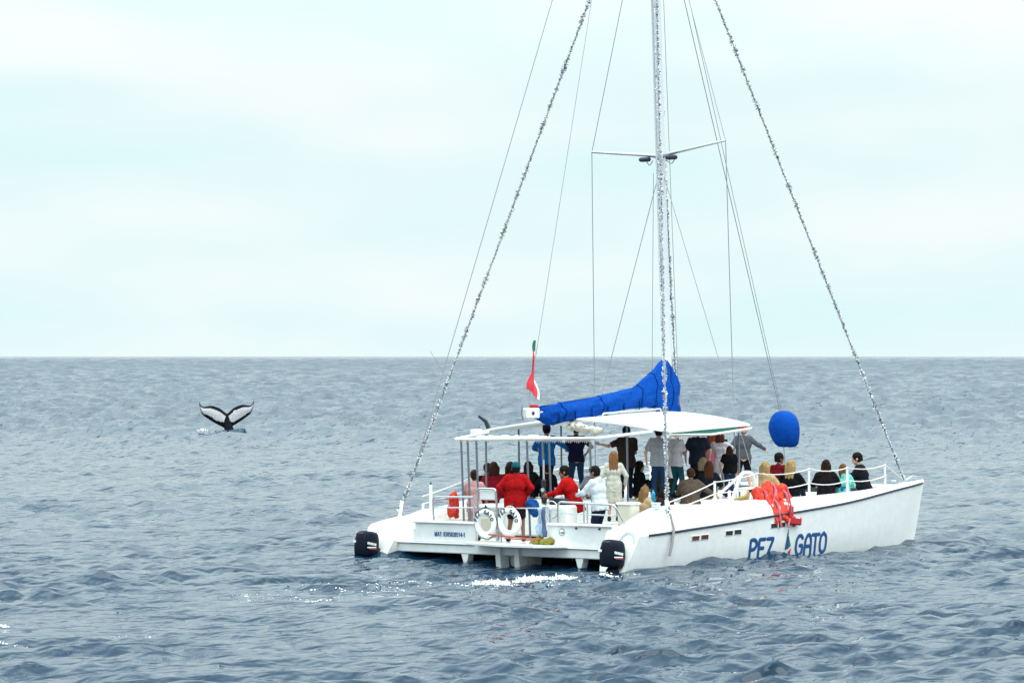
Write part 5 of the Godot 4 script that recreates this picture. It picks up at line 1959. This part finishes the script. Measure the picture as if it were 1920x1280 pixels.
# ---------------------------------------------------------------- foam
func make_foam():
	var n1 := FastNoiseLite.new()
	n1.seed = 51
	n1.frequency = 1.0
	n1.fractal_octaves = 4
	var n2 := FastNoiseLite.new()
	n2.seed = 77
	n2.frequency = 9.0
	n2.fractal_octaves = 2
	# [x, z, half length, half width, turn, cover, height, cell]
	var lists := {
		"wake_foam": [[0.75, -57.4, 0.85, 0.55, 0.1, 0.42, 0.16, 0.022], [-0.45, -57.0, 0.55, 0.5, -0.05, 0.38, 0.15, 0.022], [0.1, -56.6, 1.9, 0.9, 0.0, 0.10, 0.04, 0.022], [-2.1, -56.6, 1.3, 0.7, 0.0, 0.02, 0.03, 0.022], [-3.2, -55.6, 1.4, 0.9, 0.35, 0.02, 0.03, 0.025], [-4.6, -53.0, 1.2, 0.6, 0.5, -0.03, 0.02, 0.025], [2.1, -57.9, 0.7, 0.3, -0.3, 0.1, 0.05, 0.03]],
		"drifting_foam": [[-9.0, -47.5, 0.4, 0.2, 0.1, 0.18, 0.05, 0.025], [-8.35, -44.6, 0.4, 0.16, 0.0, 0.18, 0.05, 0.025], [-6.6, -46.3, 0.4, 0.15, 0.0, 0.12, 0.03, 0.025]],
		"whale_splash": [[-19.6, -168.0, 0.5, 0.8, 0.0, 0.22, 0.25, 0.05], [-20.6, -167.3, 0.5, 0.7, 0.0, 0.06, 0.06, 0.05]],
	}
	var labels := {"wake_foam": "white churned foam behind the catamaran's stern", "drifting_foam": "small scraps of foam on the water at the left edge", "whale_splash": "white splash on the water left of the whale tail"}
	for key in lists:
		var st := tool()
		for p in lists[key]:
			var nx := int(p[2] * 2 / p[7])
			var nz := int(p[3] * 2 / (p[7] * 1.3))
			var grid := []
			var keep := []
			for j in nz + 1:
				var row := PackedVector3Array()
				var kr := PackedFloat32Array()
				for i in nx + 1:
					var u := float(i) / nx * 2 - 1
					var v := float(j) / nz * 2 - 1
					var lx: float = u * p[2]
					var lz: float = v * p[3]
					var x: float = p[0] + lx * cos(p[4]) - lz * sin(p[4])
					var z: float = p[1] + lx * sin(p[4]) + lz * cos(p[4])
					var sc: float = 0.04 / p[7]
					var e := n1.get_noise_2d(x * 0.9 * sc, z * 2.6 * sc) * 0.75 + n2.get_noise_2d(x * sc, z * 1.6 * sc) * 0.45
					var d: float = p[5] * (1.0 - u * u * u * u - v * v) + e * 0.75 - 0.22
					var s := sea_at(x, z)
					row.append(s + Vector3(0, (0.2 if key == "whale_splash" else 0.012) + p[6] * clampf(d * 2.0, 0, 1) * (0.5 + 0.9 * absf(n2.get_noise_2d(x * 2.3, z * 2.3 + 9.0))), 0))
					kr.append(d)
				grid.append(row)
				keep.append(kr)
			st.set_smooth_group(1)
			for j in nz:
				for i in nx:
					if rng.randf() < (keep[j][i] + keep[j + 1][i + 1]) * 2.2:
						quad(st, grid[j][i], grid[j][i + 1], grid[j + 1][i + 1], grid[j + 1][i])
			# loose drops round the thick parts
			for q in int(40 * p[2]):
				var u := rng.randf_range(-1, 1)
				var v := rng.randf_range(-1, 1)
				var s := sea_at(p[0] + u * p[2], p[1] + v * p[3])
				var r: float = p[7] * rng.randf_range(0.15, 0.5)
				var c: Vector3 = s + Vector3(0, 0.01 + rng.randf() * p[6] * 0.8, 0)
				st.set_smooth_group(-1)
				var t := [c + Vector3(0, r, 0), c + Vector3(r, -r * 0.4, r * 0.4), c + Vector3(-r, -r * 0.4, r * 0.4), c + Vector3(0, -r * 0.4, -r)]
				tri(st, t[0], t[1], t[2])
				tri(st, t[0], t[2], t[3])
				tri(st, t[0], t[3], t[1])
		tag(obj(key, fin(st), M.foam), labels[key], "foam", "", "stuff")
